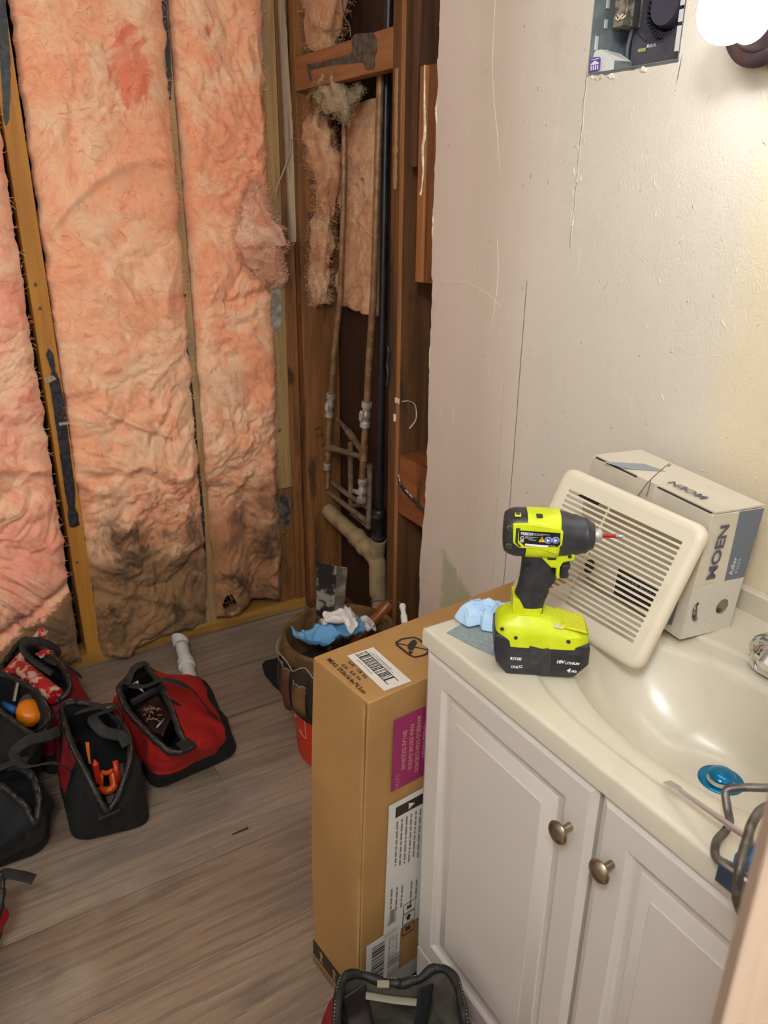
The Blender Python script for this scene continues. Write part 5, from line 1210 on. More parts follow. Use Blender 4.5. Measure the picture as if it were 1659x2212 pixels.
bars(sp_(.020, .095)+cex*.0008, -dz_, -cey, .10, -.030, 22, f_, INK, off=.0003, seed=11)
for k, s_ in enumerate(('Made Sekar Best', 'ABC GF 1 5Z1', 'CRANFORD 80')): text(s_, sp_(.060+.008*k, .19), dz_, cey, .0055, GIN, f_, width=.06, off=.0008)
spoly([(.012, .040), (.15, .040), (.15, .082), (.012, .082)], M('frosted_tape', '#9b9388', .4), 'taped_note')
spoly([(.055, .222), (.075, .222), (.075, .262), (.055, .262)], LABW, 'small_label'); spoly([(.060, .226), (.070, .226), (.070, .258), (.060, .258)], GIN, 'small_label_print', .0004)
# black printed tape round the foot
b = MB(); b.loft([[cp(-.001, -.0012, .022), cp(CWd+.001, -.0012, .022), cp(CWd+.001, -.0012, .062), cp(-.001, -.0012, .062)], [cp(-.001, -.0022, .022), cp(CWd+.001, -.0022, .022), cp(CWd+.001, -.0022, .062), cp(-.001, -.0022, .062)]]); b.build('printed_tape', BKP, bx)
b = MB(); b.loft([[cp(CWd+.001, .07, .004), cp(CWd+.001, CL-.1, .004), cp(CWd+.001, CL-.1, .038), cp(CWd+.001, .07, .038)], [cp(CWd+.002, .07, .004), cp(CWd+.002, CL-.1, .004), cp(CWd+.002, CL-.1, .038), cp(CWd+.002, .07, .038)]]); b.build('printed_tape', BKP, bx)
arr = [(-.008, -.014), (.008, -.014), (.003, -.010), (.0028, .004), (.008, .006), (.001, .014), (-.006, .009), (-.0025, .006), (-.003, -.010)]
for xk in (.030, .078, .126): MB().prism(arr, cp(xk, -.0023, .042), cex, (0, 0, 1), -cey, .0003).build('arrow_mark', KR, bx)
for jk in (.12, .17): MB().prism(arr, cp(CWd+.0022, jk, .022), cey, (0, 0, 1), cex, .0003).build('arrow_mark', KR, bx)
MB().loft([[cp(-.001, -.003, .001), cp(CWd+.001, -.003, .001), cp(CWd+.001, 0, .001), cp(-.001, 0, .001)], [cp(-.001, -.003, .018), cp(CWd+.001, -.003, .018), cp(CWd+.001, 0, .020), cp(-.001, 0, .020)]]).build('bottom_flap', KRD, bx)

# ================================================================ bucket with canvas organiser
ORG = M('orange_bucket_plastic', '#c5300f', .4); CANV = M('brown_canvas', '#6b4a22', .9, c2='#4a3218', ns=18, bs=500, bd=.0006); CAND = M('dark_brown_canvas', '#33281a', .9, c2='#211a12', ns=22, bs=500, bd=.0006); CANR = M('rust_canvas', '#5d3115', .9, c2='#472611', ns=12, bs=500, bd=.0006)
PIPN = M('grey_piping', '#8a8172', .7); WHP = M('white_plastic', '#d6d3cc', .4)
BC = V((.80, -.26, 0)); BHt = .37
bu = empty('tool_bucket', 'orange bucket wearing a brown canvas tool organiser full of rags and tools', 'bucket', BC)
MB().lathe(BC, (0, 0, 1), [(0.001, .120), (.002, .1275), (.012, .130), (.30, .145), (.345, .148), (.345, .152), (.355, .153), (BHt, .152), (BHt, .147), (.02, .126), (.015, .10), (.015, .001)], 64).build('bucket', ORG, bu, smooth=50)
def arc(r0, z0, r1, z1, a0, a1, n, jr=.0): return [[V((BC.x+r*math.cos(a), BC.y+r*math.sin(a), z)) for a in [a0+(a1-a0)*k/n for k in range(n+1)]] for r, z in ((r0, z0), (r1, z1))]
camang = math.atan2(CAM.y-BC.y, CAM.x-BC.x)
# outer apron
b = MB(); L = []
for t in range(9):
    z = .165+.205*t/8; l = []
    for k in range(96):
        a = 2*PI*k/96; r = .143+.014*math.sin(PI*t/8*.9)+.003*noise.noise(V((a*3, z*14, 0)))+.008*t/8; l.append(V((BC.x+r*math.cos(a), BC.y+r*math.sin(a), z-(.01*noise.noise(V((a*2, 1, 0))) if t == 0 else 0))))
    L.append(l)
b.loft(L, cap=(False, False)); ap = b.build('canvas_apron', CAND, bu, smooth='all'); md = ap.modifiers.new('solid', 'SOLIDIFY'); md.thickness = .003; md.offset = 1
# lining that folds over the rim
MB().lathe(BC, (0, 0, 1), [(.02, .118), (.10, .126), (.30, .137), (.372, .1455), (.380, .150), (.381, .156), (.372, .162), (.34, .164)], 72, cap=False).build('canvas_lining', CANV, bu, smooth='all')
for k in range(17):
    a0 = k*2*PI/17+.1; w_ = .30; hh = [.13, .095, .15, .11][k % 4]; zb = .19+.01*(k % 2); m_ = [CANR, CANV, CAND][k % 3]; l = []
    for t in range(5):
        z = zb+hh*t/4; r = .160+.012*math.sin(PI*(.15+.7*t/4))
        l.append([V((BC.x+(r+.007*math.sin(PI*i/8))*math.cos(a0+w_*i/8), BC.y+(r+.007*math.sin(PI*i/8))*math.sin(a0+w_*i/8), z)) for i in range(9)])
    pb = MB().loft(l, closed=False, cap=(False, False)).build('pocket', m_, bu, smooth='all'); md = pb.modifiers.new('solid', 'SOLIDIFY'); md.thickness = .003
    MB().tube([q+V((0, 0, .001+.004*math.sin(i*2.2))) for i, q in enumerate(l[-1])], .0014, 5).build('pocket_piping', PIPN, pb, smooth='all')
b = MB(); pts = []
for k in range(60):
    a = camang-2.3+k*.075; pts.append(V((BC.x+(.172+.004*math.sin(k*1.3))*math.cos(a), BC.y+(.172+.004*math.sin(k*1.3))*math.sin(a), .345+.012*math.sin(k*.9))))
b.tube(sm(pts, 120), .0018, 5); b.build('wavy_piping', PIPN, bu, smooth='all')
# wire handle with white grip, standing at the back right
hp = [at(805, 1297, 2, .385), at(835, 1297, 2, .40), at(862, 1303, 2, .40), at(868, 1310, 2, .395)]
hp = [at(800, 1299, 1, -.12), at(835, 1297, 1, -.115), at(861, 1301, 1, -.13), at(869, 1309, 1, -.14)]
h_ = MB().tube(sm(hp, 18), .0016, 8).build('bail_wire', M('galvanised_wire', '#9b978f', .35, .9), bu, smooth='all')
g0, g1_ = at(869, 1305, 1, -.14), at(874, 1345, 1, -.16); MB().lathe(g0, g1_-g0, [(0, .006), (.004, .0085), (.012, .0085), (.015, .0065), (.030, .0065), (.034, .0085), (.050, .009), (.06, .0085)], 16).build('hand_grip', WHP, h_, smooth=50)
# white printing on the bucket
def bpt(px, py):
    d = (FW*FPX+RT*(px-829.5)-UP*(py-1106)); o2 = CAM-BC; r = .137
    a = d.x**2+d.y**2; b_ = 2*(o2.x*d.x+o2.y*d.y); c_ = o2.x**2+o2.y**2-r*r; disc = b_*b_-4*a*c_
    t = (-b_-math.sqrt(max(0, disc)))/(2*a); q = CAM+d*t; n = V((q.x-BC.x, q.y-BC.y, 0)).normalized(); rr_ = .130+.0475*max(0, q.z)+.0012; return V((BC.x+n.x*rr_, BC.y+n.y*rr_, q.z))
WP2 = M('white_bucket_print', '#cf9a88', .5)
for pl_, w_ in (([(657, 1530), (659, 1560), (661, 1597)], .0013), ([(661, 1597), (652, 1588), (646, 1576)], .0012), ([(643, 1526), (648, 1544)], .004), ([(650, 1524), (654, 1540)], .0035), ([(640, 1535), (640, 1548)], .003)):
    MB().tube([bpt(*p_) for p_ in pl_], w_, 6, flat=.4).build('bucket_print', WP2, bu)
# contents
STL = M('plaster_spattered_steel', '#3a3a38', .4, .6, c2='#b9b2a4', ns=26, thr=(.47, .58)); STR = M('bright_steel_edge', '#a29c90', .35, .8, c2='#7c766b', ns=40)
K0, K1, K2, K3 = at(681, 1392, 1, -.30), at(726, 1392, 1, -.255), at(742, 1226, 1, -.265), at(684, 1216, 1, -.31)
mid0, mid1 = K0.lerp(K1, .74), K3.lerp(K2, .74); th_ = V((-.0012, .002, 0))
tk = empty('steel_pan', 'plaster-spattered steel sheet standing upright in the bucket', 'tool', (K0+K1)/2+V((0, 0, -.05)))
MB().loft([[K0+V((0, 0, -.06)), mid0+V((0, 0, -.06)), mid1, K3], [q+th_ for q in (K0+V((0, 0, -.06)), mid0+V((0, 0, -.06)), mid1, K3)]]).build('blade', STL, tk)
MB().loft([[mid0, K1, K2, mid1], [q+V((.006, .010, 0)) for q in (mid0, K1, K2, mid1)]]).build('folded_edge', STR, tk, bev=.001)
WD = mat_wood('varnished_handle', '#8a4a18', '#6f380f', '#3c1c07', seed=60, knots=False, rough=.35)
w0_, w1_ = at(798, 1352, 2, .345), at(842, 1302, 2, .405)
hm = empty('hammer', 'varnished wooden hammer handle sticking out of the bucket', 'tool', w0_)
MB().lathe(w0_-(w1_-w0_)*.8, w1_-w0_, [(0, .012), (.05, .014), (.13, .017), ((w1_-w0_).length*1.8-.004, .0165), ((w1_-w0_).length*1.8, .0145)], 24).build('handle', WD, hm, smooth=50)


def rag(name, label, paths, m, th=.004, seed=0, cat='cloth'):
    "folded cloth from a grid of control rows (rows of world points)"
    rows = [rs(sm(r, 24), 36) for r in paths]; cols = []
    for j in range(36): cols.append(rs(sm([r[j] for r in rows], 30), 36))
    vs = []; fs = []
    for j, c_ in enumerate(cols):
        for i, q in enumerate(c_): vs.append(q+V((noise.noise(q*40+V((seed, 0, 0))), noise.noise(q*40+V((0, seed, 3))), noise.noise(q*35+V((9, 0, seed)))))*.006+V((-.3, -.3, 1))*((1-abs(noise.noise(q*26+V((seed, 2, 1)))))**6)*.014)
    for j in range(35):
        for i in range(35): a = j*36+i; fs.append((a, a+1, a+37, a+36))
    b = MB(); b.add(vs, fs); o = tag(b.build(name, m, None, smooth='all'), label, cat); md = o.modifiers.new('solid', 'SOLIDIFY'); md.thickness = th; return o


BR_ = M('blue_shop_towel', '#5f93bd', .9, bs=400, bd=.0006); WR_ = M('white_rag', '#d8cfca', .9, bs=400, bd=.0006)
z_ = lambda x, y, z: at(x, y, 2, z)
rag('rag', 'blue shop towel draped over the front edge of the bucket contents', [
    [z_(632, 1362, .385), z_(655, 1366, .39), z_(680, 1358, .40), z_(700, 1350, .41), z_(740, 1345, .41), z_(780, 1335, .40)],
    [z_(634, 1374, .384), z_(655, 1376, .385), z_(678, 1372, .405), z_(710, 1358, .425), z_(745, 1358, .42), z_(785, 1352, .41)],
    [z_(640, 1382, .375), z_(660, 1386, .38), z_(685, 1388, .40), z_(715, 1376, .41), z_(745, 1372, .41), z_(788, 1366, .40)],
    [z_(655, 1388, .365), z_(675, 1394, .37), z_(695, 1398, .38), z_(715, 1394, .385), z_(745, 1385, .385), z_(785, 1372, .375)]], BR_, seed=2)
rag('rag', 'white rag bunched on top of the blue towel in the bucket', [
    [z_(697, 1350, .42), z_(705, 1330, .42), z_(725, 1318, .43), z_(750, 1318, .43), z_(768, 1328, .42)],
    [z_(700, 1354, .43), z_(715, 1336, .455), z_(738, 1326, .46), z_(758, 1332, .45), z_(772, 1348, .43)],
    [z_(712, 1352, .43), z_(728, 1346, .445), z_(745, 1344, .45), z_(755, 1352, .445), z_(768, 1362, .43)],
    [z_(735, 1342, .42), z_(742, 1350, .43), z_(750, 1360, .43), z_(754, 1372, .425), z_(762, 1376, .42)]], WR_, seed=5)
rag('paper_scrap', 'crumpled white printed paper beside the hammer handle in the bucket', [
    [z_(785, 1335, .39), z_(795, 1338, .40), z_(805, 1350, .39)], [z_(783, 1350, .40), z_(797, 1352, .41), z_(812, 1355, .39)], [z_(785, 1366, .39), z_(800, 1366, .39), z_(815, 1362, .38)]], M('printed_paper', '#c9c4be', .8, c2='#4a463f', ns=130, thr=(.60, .64)), seed=8)
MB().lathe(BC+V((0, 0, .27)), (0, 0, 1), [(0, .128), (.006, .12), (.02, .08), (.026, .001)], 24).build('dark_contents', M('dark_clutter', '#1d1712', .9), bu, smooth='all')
# thin flat black object lying on the floor
MB()
b = MB(); q = [at(x, y, 2, .0) for x, y in ((566, 1440), (574, 1432), (604, 1426), (640, 1440), (640, 1500), (608, 1498), (590, 1482), (572, 1460))]
b.loft([q, [x+V((0, 0, .012)) for x in q]]); tag1('flat_black_object', b, M('matte_black', '#0c0b0a', .9), 'flat black object on the floor behind the tool bucket', 'cover', bev=.003)

# ================================================================ PVC pipe on the floor
pv = empty('pvc_fitting', 'white plastic pipe with a mitred end and a collar lying by the sill plate', 'pipe', at(400, 1450, 2, 0))
A0, A1 = at(418, 1492, 2, .026), at(386, 1372, 2, .05); ax = (A1-A0); Lp = ax.length
b = MB(); b.lathe(A0-ax*.05, ax, [(0, .0215), (Lp*.82, .0215)], 28, cap=True); b.build('tube', WHP, pv, smooth=50)
MB().lathe(A0+ax*.40, ax, [(0, .024), (.002, .0275), (.035, .0275), (.037, .025), (.042, .0235), (.045, .0215)], 28).build('collar', WHP, pv, smooth=40)
e0 = A0+ax*.80; nn = ax.normalized(); aa = nn.cross(V((0, 0, 1))).normalized(); bb2 = aa.cross(nn); l1 = []; l2 = []; l3 = []
for k in range(28):
    a = 2*PI*k/28; rad = aa*math.cos(a)+bb2*math.sin(a); l1.append(e0+rad*.0225); l2.append(e0+nn*.01+rad*.026); l3.append(e0+nn*(.035+.020*math.cos(a)*-1)+rad*.027)
b = MB(); b.loft([l1, l2, l3, [x-(x-(e0+nn*.035)).normalized()*.004 for x in l3], [x-(x-e0-nn*.01).normalized()*.006 for x in l2]], cap=(False, True)); b.build('mitred_end', WHP, pv, smooth=50)

# nail on the floor
n0, n1 = at(500, 1803, 2, .0022), at(534, 1789, 2, .004); b = MB(); b.tube([n0, n0.lerp(n1, .15), n1], [.0004, .0018, .0018], 8); b.lathe(n1, n1-n0, [(0, .0042), (.0012, .0042)], 14)
tag1('nail', b, M('dark_nail', '#2c2520', .5, .4), 'single dark nail lying on the open floor', 'nail', smooth=50)

# ================================================================ screwdriver and looped tool
sd = empty('screwdriver', 'flat-blade screwdriver with a long steel shaft lying over the basin edge', 'screwdriver', zat(1560, 1770, HV))
zk = lambda z: 1.4826-.928*(1.4826-z)
S0, S1 = at(1440, 1688, 2, zk(.812)), at(1655, 1838, 2, zk(.858)); sx = (S1-S0); sn = sx.normalized(); sl_ = sn.cross(V((0, 0, 1))).normalized(); su = sl_.cross(sn)
STS = M('polished_shaft', '#d5cecd', .28, .75)
def rsec(c_, w_, h_): return [c_+sl_*a*w_+su*b2*h_ for a, b2 in ((-1, -1), (1, -1), (1, 1), (-1, 1))]
b = MB(); b.loft([rsec(S0, .0056, .0006), rsec(S0+sn*.012, .0056, .0012), rsec(S0+sn*.020, .0046, .0026), rsec(S0+sn*.028, .0026, .0026)]); b.build('blade', STS, sd, bev=.0003)
MB().tube([S0+sn*.024, S1+sn*.01], .0033, 16).build('shaft', STS, sd, smooth=50)
MB().lathe(S1+sn*.008, sn, [(0, .006), (.004, .011), (.012, .012), (.02, .0095), (.03, .012), (.09, .014), (.10, .010), (.102, .002)], 18).build('handle', M('clear_blue_handle', '#2f86cf', .2), sd, smooth=50)
TS = M('dull_grey_rod', '#77716c', .45, .75, c2='#5d5853', ns=60, bs=200, bd=.0006); BSM = M('blue_grey_bracket', '#6d8093', .3, .8, c2='#51677e', ns=20); BLU2 = M('bright_blue_plastic', '#2a83cf', .3, c2='#1f6cb0', ns=30)
zz = lambda x, y, z: at(x, y, 2, 1.4826-.928*(1.4826-z))
to = empty('rod_tool', 'tool with bent grey steel rods and a blue steel bracket hanging over the counter edge', 'tool', zz(1590, 1850, .81))
MB().tube(sm([zz(1720, 1700, .86), zz(1659, 1702, .86), zz(1610, 1701, .855), zz(1576, 1704, .85), zz(1567, 1714, .845), zz(1571, 1745, .835), zz(1576, 1775, .822), zz(1567, 1795, .815), zz(1549, 1815, .815), zz(1544, 1840, .818), zz(1552, 1857, .82), zz(1575, 1870, .822), zz(1600, 1881, .825), zz(1635, 1896, .825)], 90), .0045, 12).build('rod', TS, to, smooth='all')
MB().tube(sm([zz(1720, 1718, .885), zz(1659, 1742, .88), zz(1638, 1756, .88), zz(1622, 1785, .88), zz(1615, 1810, .878), zz(1606, 1840, .875), zz(1597, 1880, .865), zz(1594, 1912, .85), zz(1592, 1940, .835), zz(1598, 1962, .825), zz(1607, 1978, .82), zz(1620, 1990, .81)], 80), .0048, 12).build('rod', TS, to, smooth='all')
f = [zz(1555, 1861, .822), zz(1632, 1916, .828)]; dn = V((.004, -.010, -.030))
B0, B1 = zz(1556, 1862, .822), zz(1640, 1922, .828)
q4 = [B0, B1, B1+(zz(1625, 1962, .80)-zz(1640, 1922, .828)), zz(1547, 1898, .797)]
nrm = (q4[1]-q4[0]).cross(q4[3]-q4[0]).normalized()
MB().loft([q4, [q-nrm*.003 for q in q4]]).build('bracket', BSM, to, bev=.001)
MB().tube([B0, B1], .0022, 10).build('bracket_lip', STS, to, smooth='all')
bq = [zz(1578, 1868, .815), zz(1604, 1850, .82), zz(1640, 1828, .83), zz(1650, 1840, .835), zz(1640, 1880, .835), zz(1625, 1892, .83)]
MB().loft([bq, [q+V((0, 0, .016)) for q in bq]]).build('blue_housing', BLU2, to, bev=.004, bseg=3)

# ================================================================ tool bags
RED = M('red_canvas', '#b81c14', .75, c2='#a01610', ns=10, bs=350, bd=.0006); REDD = M('crimson_canvas', '#8e0c18', .75, c2='#760914', ns=10, bs=350, bd=.0006)
BKC = M('black_canvas', '#0e0f12', .9, c2='#16171a', ns=14, bs=350, bd=.0008); BKL = M('worn_black_binding', '#1c1917', .6, c2='#100e0d', ns=50, bs=160, bd=.0012)
WEB = M('grey_black_webbing', '#262422', .85, c2='#1b1a18', ns=60, bs=500, bd=.001); LIN = M('dark_lining', '#0d0d0e', .9); DUST = M('dusty_lining', '#4d463a', .85, c2='#332e27', ns=20)
STT = M('pale_stitching', '#8a8272', .8)


def bag(label, base, mouth, key, H=None, seed=0, wr=.006, bulge=.02, depth=.14, n=144, rim=.0095, lin_=LIN, group=None, cr=.045, name='tool_bag'):
    """open-mouthed canvas bag. base: 4 floor corners; mouth: closed loop of world points starting at the zip end nearest the viewer,
    running the same way round; key(i/n, t) -> material for the panel"""
    bs = []
    for k in range(4):
        p0, p1, p2 = V(base[k-1]).to_3d(), V(base[k]).to_3d(), V(base[(k+1) % 4]).to_3d()
        a = p1+(p0-p1).normalized()*cr; c_ = p1+(p2-p1).normalized()*cr
        for s in range(6): t = s/5; bs.append(a*(1-t)**2+p1*2*t*(1-t)+c_*t*t)
    BL = rs(bs, n, closed=True); ML_ = rs(sm(mouth, 90, closed=True), n, closed=True)
    # align the base loop's start with the mouth loop's start
    cb = sum(BL, V())/n; cm_ = sum(ML_, V())/n
    best = min(range(n), key=lambda s: sum(((BL[(s+k*7) % n]-cb).to_2d().normalized()-(ML_[(k*7) % n]-cm_).to_2d().normalized()).length for k in range(16)))
    BL = BL[best:]+BL[:best]; T = 34; rings = []; clean = []
    for i in range(T+1):
        t = i/T; l = []; cl_ = []
        for j in range(n):
            p0, p1 = BL[j], ML_[j]; e = t**1.25; q = p0.lerp(p1, e); q.z = .004+(p1.z-.004)*(t**.92)
            cl_.append(q.copy()); out = (p0-cb); out.z = 0; out = out.normalized()
            q += out*bulge*math.sin(PI*min(1, t*1.05))*(.7+.3*math.sin(j*.3))
            w_ = (1-abs(noise.noise(V((p0.x*9+seed, p0.y*9, t*2.2+seed)))))**3-.4
            q += out*w_*wr*math.sin(PI*min(1, t*.95+.03))*2.2+out*noise.noise(q*45)*wr*.3
            if i == 0: q = p0-out*.008; q.z = .002
            l.append(q)
        rings.append(l); clean.append(cl_)
    root = empty(name, label, 'tool bag', cb, group=group)
    parts = {}
    for i in range(T):
        for j in range(n):
            nm, m = key(j/n, i/T, clean[i][j]); parts.setdefault(nm, (m, []))[1].append((i, j))
    for nm, (m, fl) in parts.items():
        idx = {}; vs = []; fs = []
        for i, j in fl:
            f_ = []
            for a, c_ in ((i, j), (i, (j+1) % n), (i+1, (j+1) % n), (i+1, j)):
                if (a, c_) not in idx: idx[(a, c_)] = len(vs); vs.append(rings[a][c_])
                f_.append(idx[(a, c_)])
            fs.append(tuple(f_))
        b = MB(); b.add(vs, fs); b.build(nm, m, root, smooth='all')
    b = MB(); b.loft([rings[0], [cb+(q-cb)*.5+V((0, 0, .001)) for q in rings[0]]], cap=(False, True)); b.build('bottom', BKC, root)
    li = [ML_]
    for t in (.93, .75, .5, .3):
        if t < 1-depth/max(.05, cm_.z)*1.25: break
        rg = rings[int(T*t)]; rc = sum(rg, V())/n; li.append([rc+(q-rc)*.90+V((0, 0, 0)) for q in rg])
    MB().loft(li, cap=(False, True)).build('lining', lin_, root, smooth='all')
    for h, (a, c_) in enumerate(((0, n//2), (n//2, n))):
        seg = [ML_[k % n] for k in range(a, c_+1)]; seg = [q+V((0, 0, .004+.004*noise.noise(V((k*.3, seed+h, 0))))) for k, q in enumerate(seg)]
        fr = MB().tube(seg, [rim*(1+.12*math.sin(k*.7+seed)) for k in range(len(seg))], 12).build('mouth_frame', BKL, root, smooth='all')
        cc = V((cm_.x, cm_.y, 0)); st = MB()
        for k in range(1, len(seg)-2, 1):
            q = seg[k]; o_ = V((q.x-cc.x, q.y-cc.y, 0)).normalized(); p_ = q+o_*rim*.55+V((0, 0, rim*.86)); p2 = seg[k+1]; p2 = p2+o_*rim*.55+V((0, 0, rim*.86)); st.tube([p_.lerp(p2, .2), p_.lerp(p2, .7)], .0008, 4)
        st.build('stitching', STT, fr)
    return root, rings, ML_


def strap(root, pts, w_=.018, m=None, name='handle_strap', flat=.10, up=None, n=50):
    P = sm(pts, n); b = MB(); return b.tube(P, w_, 10, flat=flat, up=up).build(name, m or WEB, root, smooth='all')


def contents(name, label, mb, m, cat='tool', **k): return tag(mb.build(name, m, None, **k), label, cat)


# --- bag A: red and black bag on the right
def keyA(s, t, q):
    if t < .33: return ('base_panel', BKC)
    if q.x < .46: return ('end_panel', BKC)
    if q.y > -.57 and t < .5 and q.x < .60: return ('end_panel', BKC)
    return ('side_panel', RED)
A, ra, mA_ = bag('red and black open tool bag farthest right, beside the white plastic pipe',
    [(.725, -.79), (.695, -.535), (.36, -.50), (.37, -.80)],
    [z_(400, 1618, .20), z_(385, 1575, .225), z_(368, 1530, .25), z_(350, 1490, .265), z_(325, 1452, .27), z_(305, 1442, .27), z_(270, 1474, .26), z_(258, 1490, .255), z_(272, 1530, .25), z_(300, 1565, .24), z_(340, 1605, .22), z_(372, 1628, .20)], keyA, seed=1, bulge=.018, wr=.008, rim=.0085)
strap(A, [z_(330, 1475, .28), z_(352, 1468, .30), z_(385, 1475, .285), z_(415, 1490, .24), z_(440, 1520, .19), z_(470, 1552, .12)], .014)
strap(A, [z_(285, 1480, .275), z_(310, 1483, .29), z_(340, 1472, .29)], .012); strap(A, [z_(275, 1480, .27), z_(285, 1450, .30), z_(300, 1436, .31), z_(318, 1432, .30)], .010)
strap(A, [z_(372, 1512, .255), z_(398, 1530, .21), z_(430, 1538, .17), z_(455, 1560, .12), z_(470, 1580, .09)], .003, name='black_piping', m=BKC, flat=1)
MB().box(z_(403, 1610, .212), (.045, .035, .012), Matrix.Rotation(.3, 3, 'Z')).build('zip_cover', BKL, A, bev=.004)
DR_ = M('dark_red_lid', '#2e0a0c', .3, c2='#210708', ns=8)
q = [z_(290, 1532, .20), z_(342, 1495, .225), z_(372, 1545, .20), z_(352, 1590, .17), z_(325, 1585, .17)]
cs = contents('drill_case', 'dark red tool case with worn lettering inside the red tool bag', MB().loft([q, [x+V((0, 0, -.05)) for x in q]]), DR_, 'case', bev=.006)
b = MB(); rr2 = random.Random(4)
for k in range(16): c_ = z_(rr2.uniform(312, 345), rr2.uniform(1528, 1556), .208); b.tube(sm([c_, c_+V((rr2.uniform(-.012, .012), rr2.uniform(-.012, .012), .002)), c_+V((rr2.uniform(-.016, .016), rr2.uniform(-.016, .016), 0))], 8), .0012, 5)
o_ = b.build('worn_lettering', M('tan_worn_print', '#8a6a50', .7), cs, smooth='all')
contents('screw_bit', 'small pale driver bit lying on the dark red case', MB().tube([z_(338, 1572, .205), z_(355, 1553, .212)], .0028, 8), M('pale_steel_bit', '#a99c94', .4, .5), 'bit', smooth='all')
q = [z_(282, 1478, .235), z_(298, 1470, .24), z_(300, 1478, .235), z_(312, 1496, .22), z_(303, 1490, .22)]
contents('paper_slip', 'small white paper corner showing inside the red tool bag', MB().loft([q, [x+V((0, 0, -.001)) for x in q]]), LABW, 'paper')
q0, q1 = z_(283, 1520, .235), z_(345, 1487, .245); contents('level_bar', 'grey metal bar lying across the mouth of the red tool bag', MB().loft([[q0, q0+V((0, 0, .012)), q0+V((.012, 0, .012)), q0+V((.012, 0, 0))], [q1, q1+V((0, 0, .012)), q1+V((.012, 0, .012)), q1+V((.012, 0, 0))]]), M('grey_bar', '#3d3d42', .4, .5), 'tool')

# --- bag B: black front, red sides, in the middle
def keyB(s, t, q):
    if q.x > .735+.10*(t-.5): return ('end_panel', BKC)
    if t < .18: return ('base_panel', BKC)
    if q.x < .54: return ('far_end_panel', BKC)
    if .62 < q.x < .67 and q.y < -.92 and t < .9: return ('side_pocket', BKC)
    return ('side_panel', REDD)
Bg, rb, mB_ = bag('black-fronted tool bag with crimson sides and orange tools inside, centre of the bag pile',
    [(.80, -1.01), (.835, -.825), (.50, -.80), (.47, -.99)],
    [z_(236, 1752, .15), z_(256, 1720, .17), z_(272, 1675, .20), z_(282, 1630, .225), z_(276, 1590, .24), z_(255, 1560, .25), z_(220, 1532, .26), z_(170, 1520, .27), z_(135, 1528, .27), z_(140, 1565, .265), z_(160, 1620, .25), z_(180, 1660, .235), z_(205, 1710, .20), z_(225, 1748, .16)], keyB, seed=3, bulge=.012, rim=.0078, depth=.15)
strap(Bg, [z_(250, 1528, .27), z_(235, 1535, .30), z_(200, 1550, .31), z_(225, 1580, .29), z_(262, 1590, .27), z_(275, 1610, .25)], .014)
strap(Bg, [z_(165, 1540, .30), z_(200, 1530, .33), z_(245, 1522, .33), z_(262, 1545, .30), z_(255, 1575, .27)], .013)
strap(Bg, [z_(148, 1662, .235), z_(120, 1648, .27), z_(95, 1650, .27), z_(55, 1656, .25), z_(35, 1640, .25), z_(32, 1622, .26), z_(60, 1600, .27), z_(100, 1590, .28), z_(128, 1578, .27)], .013)
strap(Bg, [z_(160, 1660, .22), z_(158, 1680, .17), z_(152, 1700, .13), z_(150, 1722, .10)], .009, m=BKC, name='stitched_patch')
MB().box(z_(236, 1758, .145), (.012, .05, .008), Matrix.Rotation(.1, 3, 'Z')).build('zip_pull', BKL, Bg, bev=.002)
OR = M('orange_tool_plastic', '#c9480f', .4); OR2 = M('red_orange_plastic', '#c12c0e', .4)
b = MB(); zz2 = .17
b.tube(sm([z_(216, 1705, .12), z_(232, 1708, .125), z_(246, 1698, .13), z_(244, 1675, .15), z_(242, 1662, .16)], 20), .010, 10); b.tube(sm([z_(220, 1668, .16), z_(230, 1670, .16), z_(244, 1664, .165)], 10), .006, 8); b.tube([z_(218, 1700, .12), z_(218, 1668, .16)], .007, 8)
contents('hacksaw', 'bright orange hacksaw handle inside the black-fronted bag', b, OR, smooth='all')
contents('marking_crayon', 'red-orange pointed tool standing in the black-fronted bag', MB().tube([z_(204, 1640, .21), z_(206, 1650, .20), z_(212, 1690, .14)], [.001, .008, .008], 8), OR2, smooth=40)
contents('orange_lever', 'slim orange-red lever at the right inside the black-fronted bag', MB().tube([z_(249, 1643, .19), z_(256, 1690, .14)], .007, 8, flat=.5), OR2, smooth='all')
q = [z_(184, 1603, .215), z_(192, 1603, .215), z_(195, 1640, .19), z_(190, 1640, .19)]; contents('utility_blade_case', 'flat orange strip by the left rim inside the black-fronted bag', MB().loft([q, [x+V((.003, 0, -.012)) for x in q]]), M('amber_plastic', '#d0650e', .4))
q = [z_(225, 1712, .10), z_(250, 1715, .10), z_(246, 1738, .09), z_(232, 1740, .09)]; contents('plastic_pouch', 'dusty translucent pouch at the near end of the black-fronted bag', MB().loft([q, [x+V((0, 0, .008)) for x in q]]), M('dusty_pouch', '#5f5748', .35), 'pouch', bev=.003)
q = [z_(256, 1650, .17), z_(268, 1648, .175), z_(266, 1680, .15), z_(258, 1690, .14)]; contents('small_box', 'dull brown-grey small box inside the black-fronted bag', MB().loft([q, [x+V((0, 0, -.03)) for x in q]]), DUST, 'box')

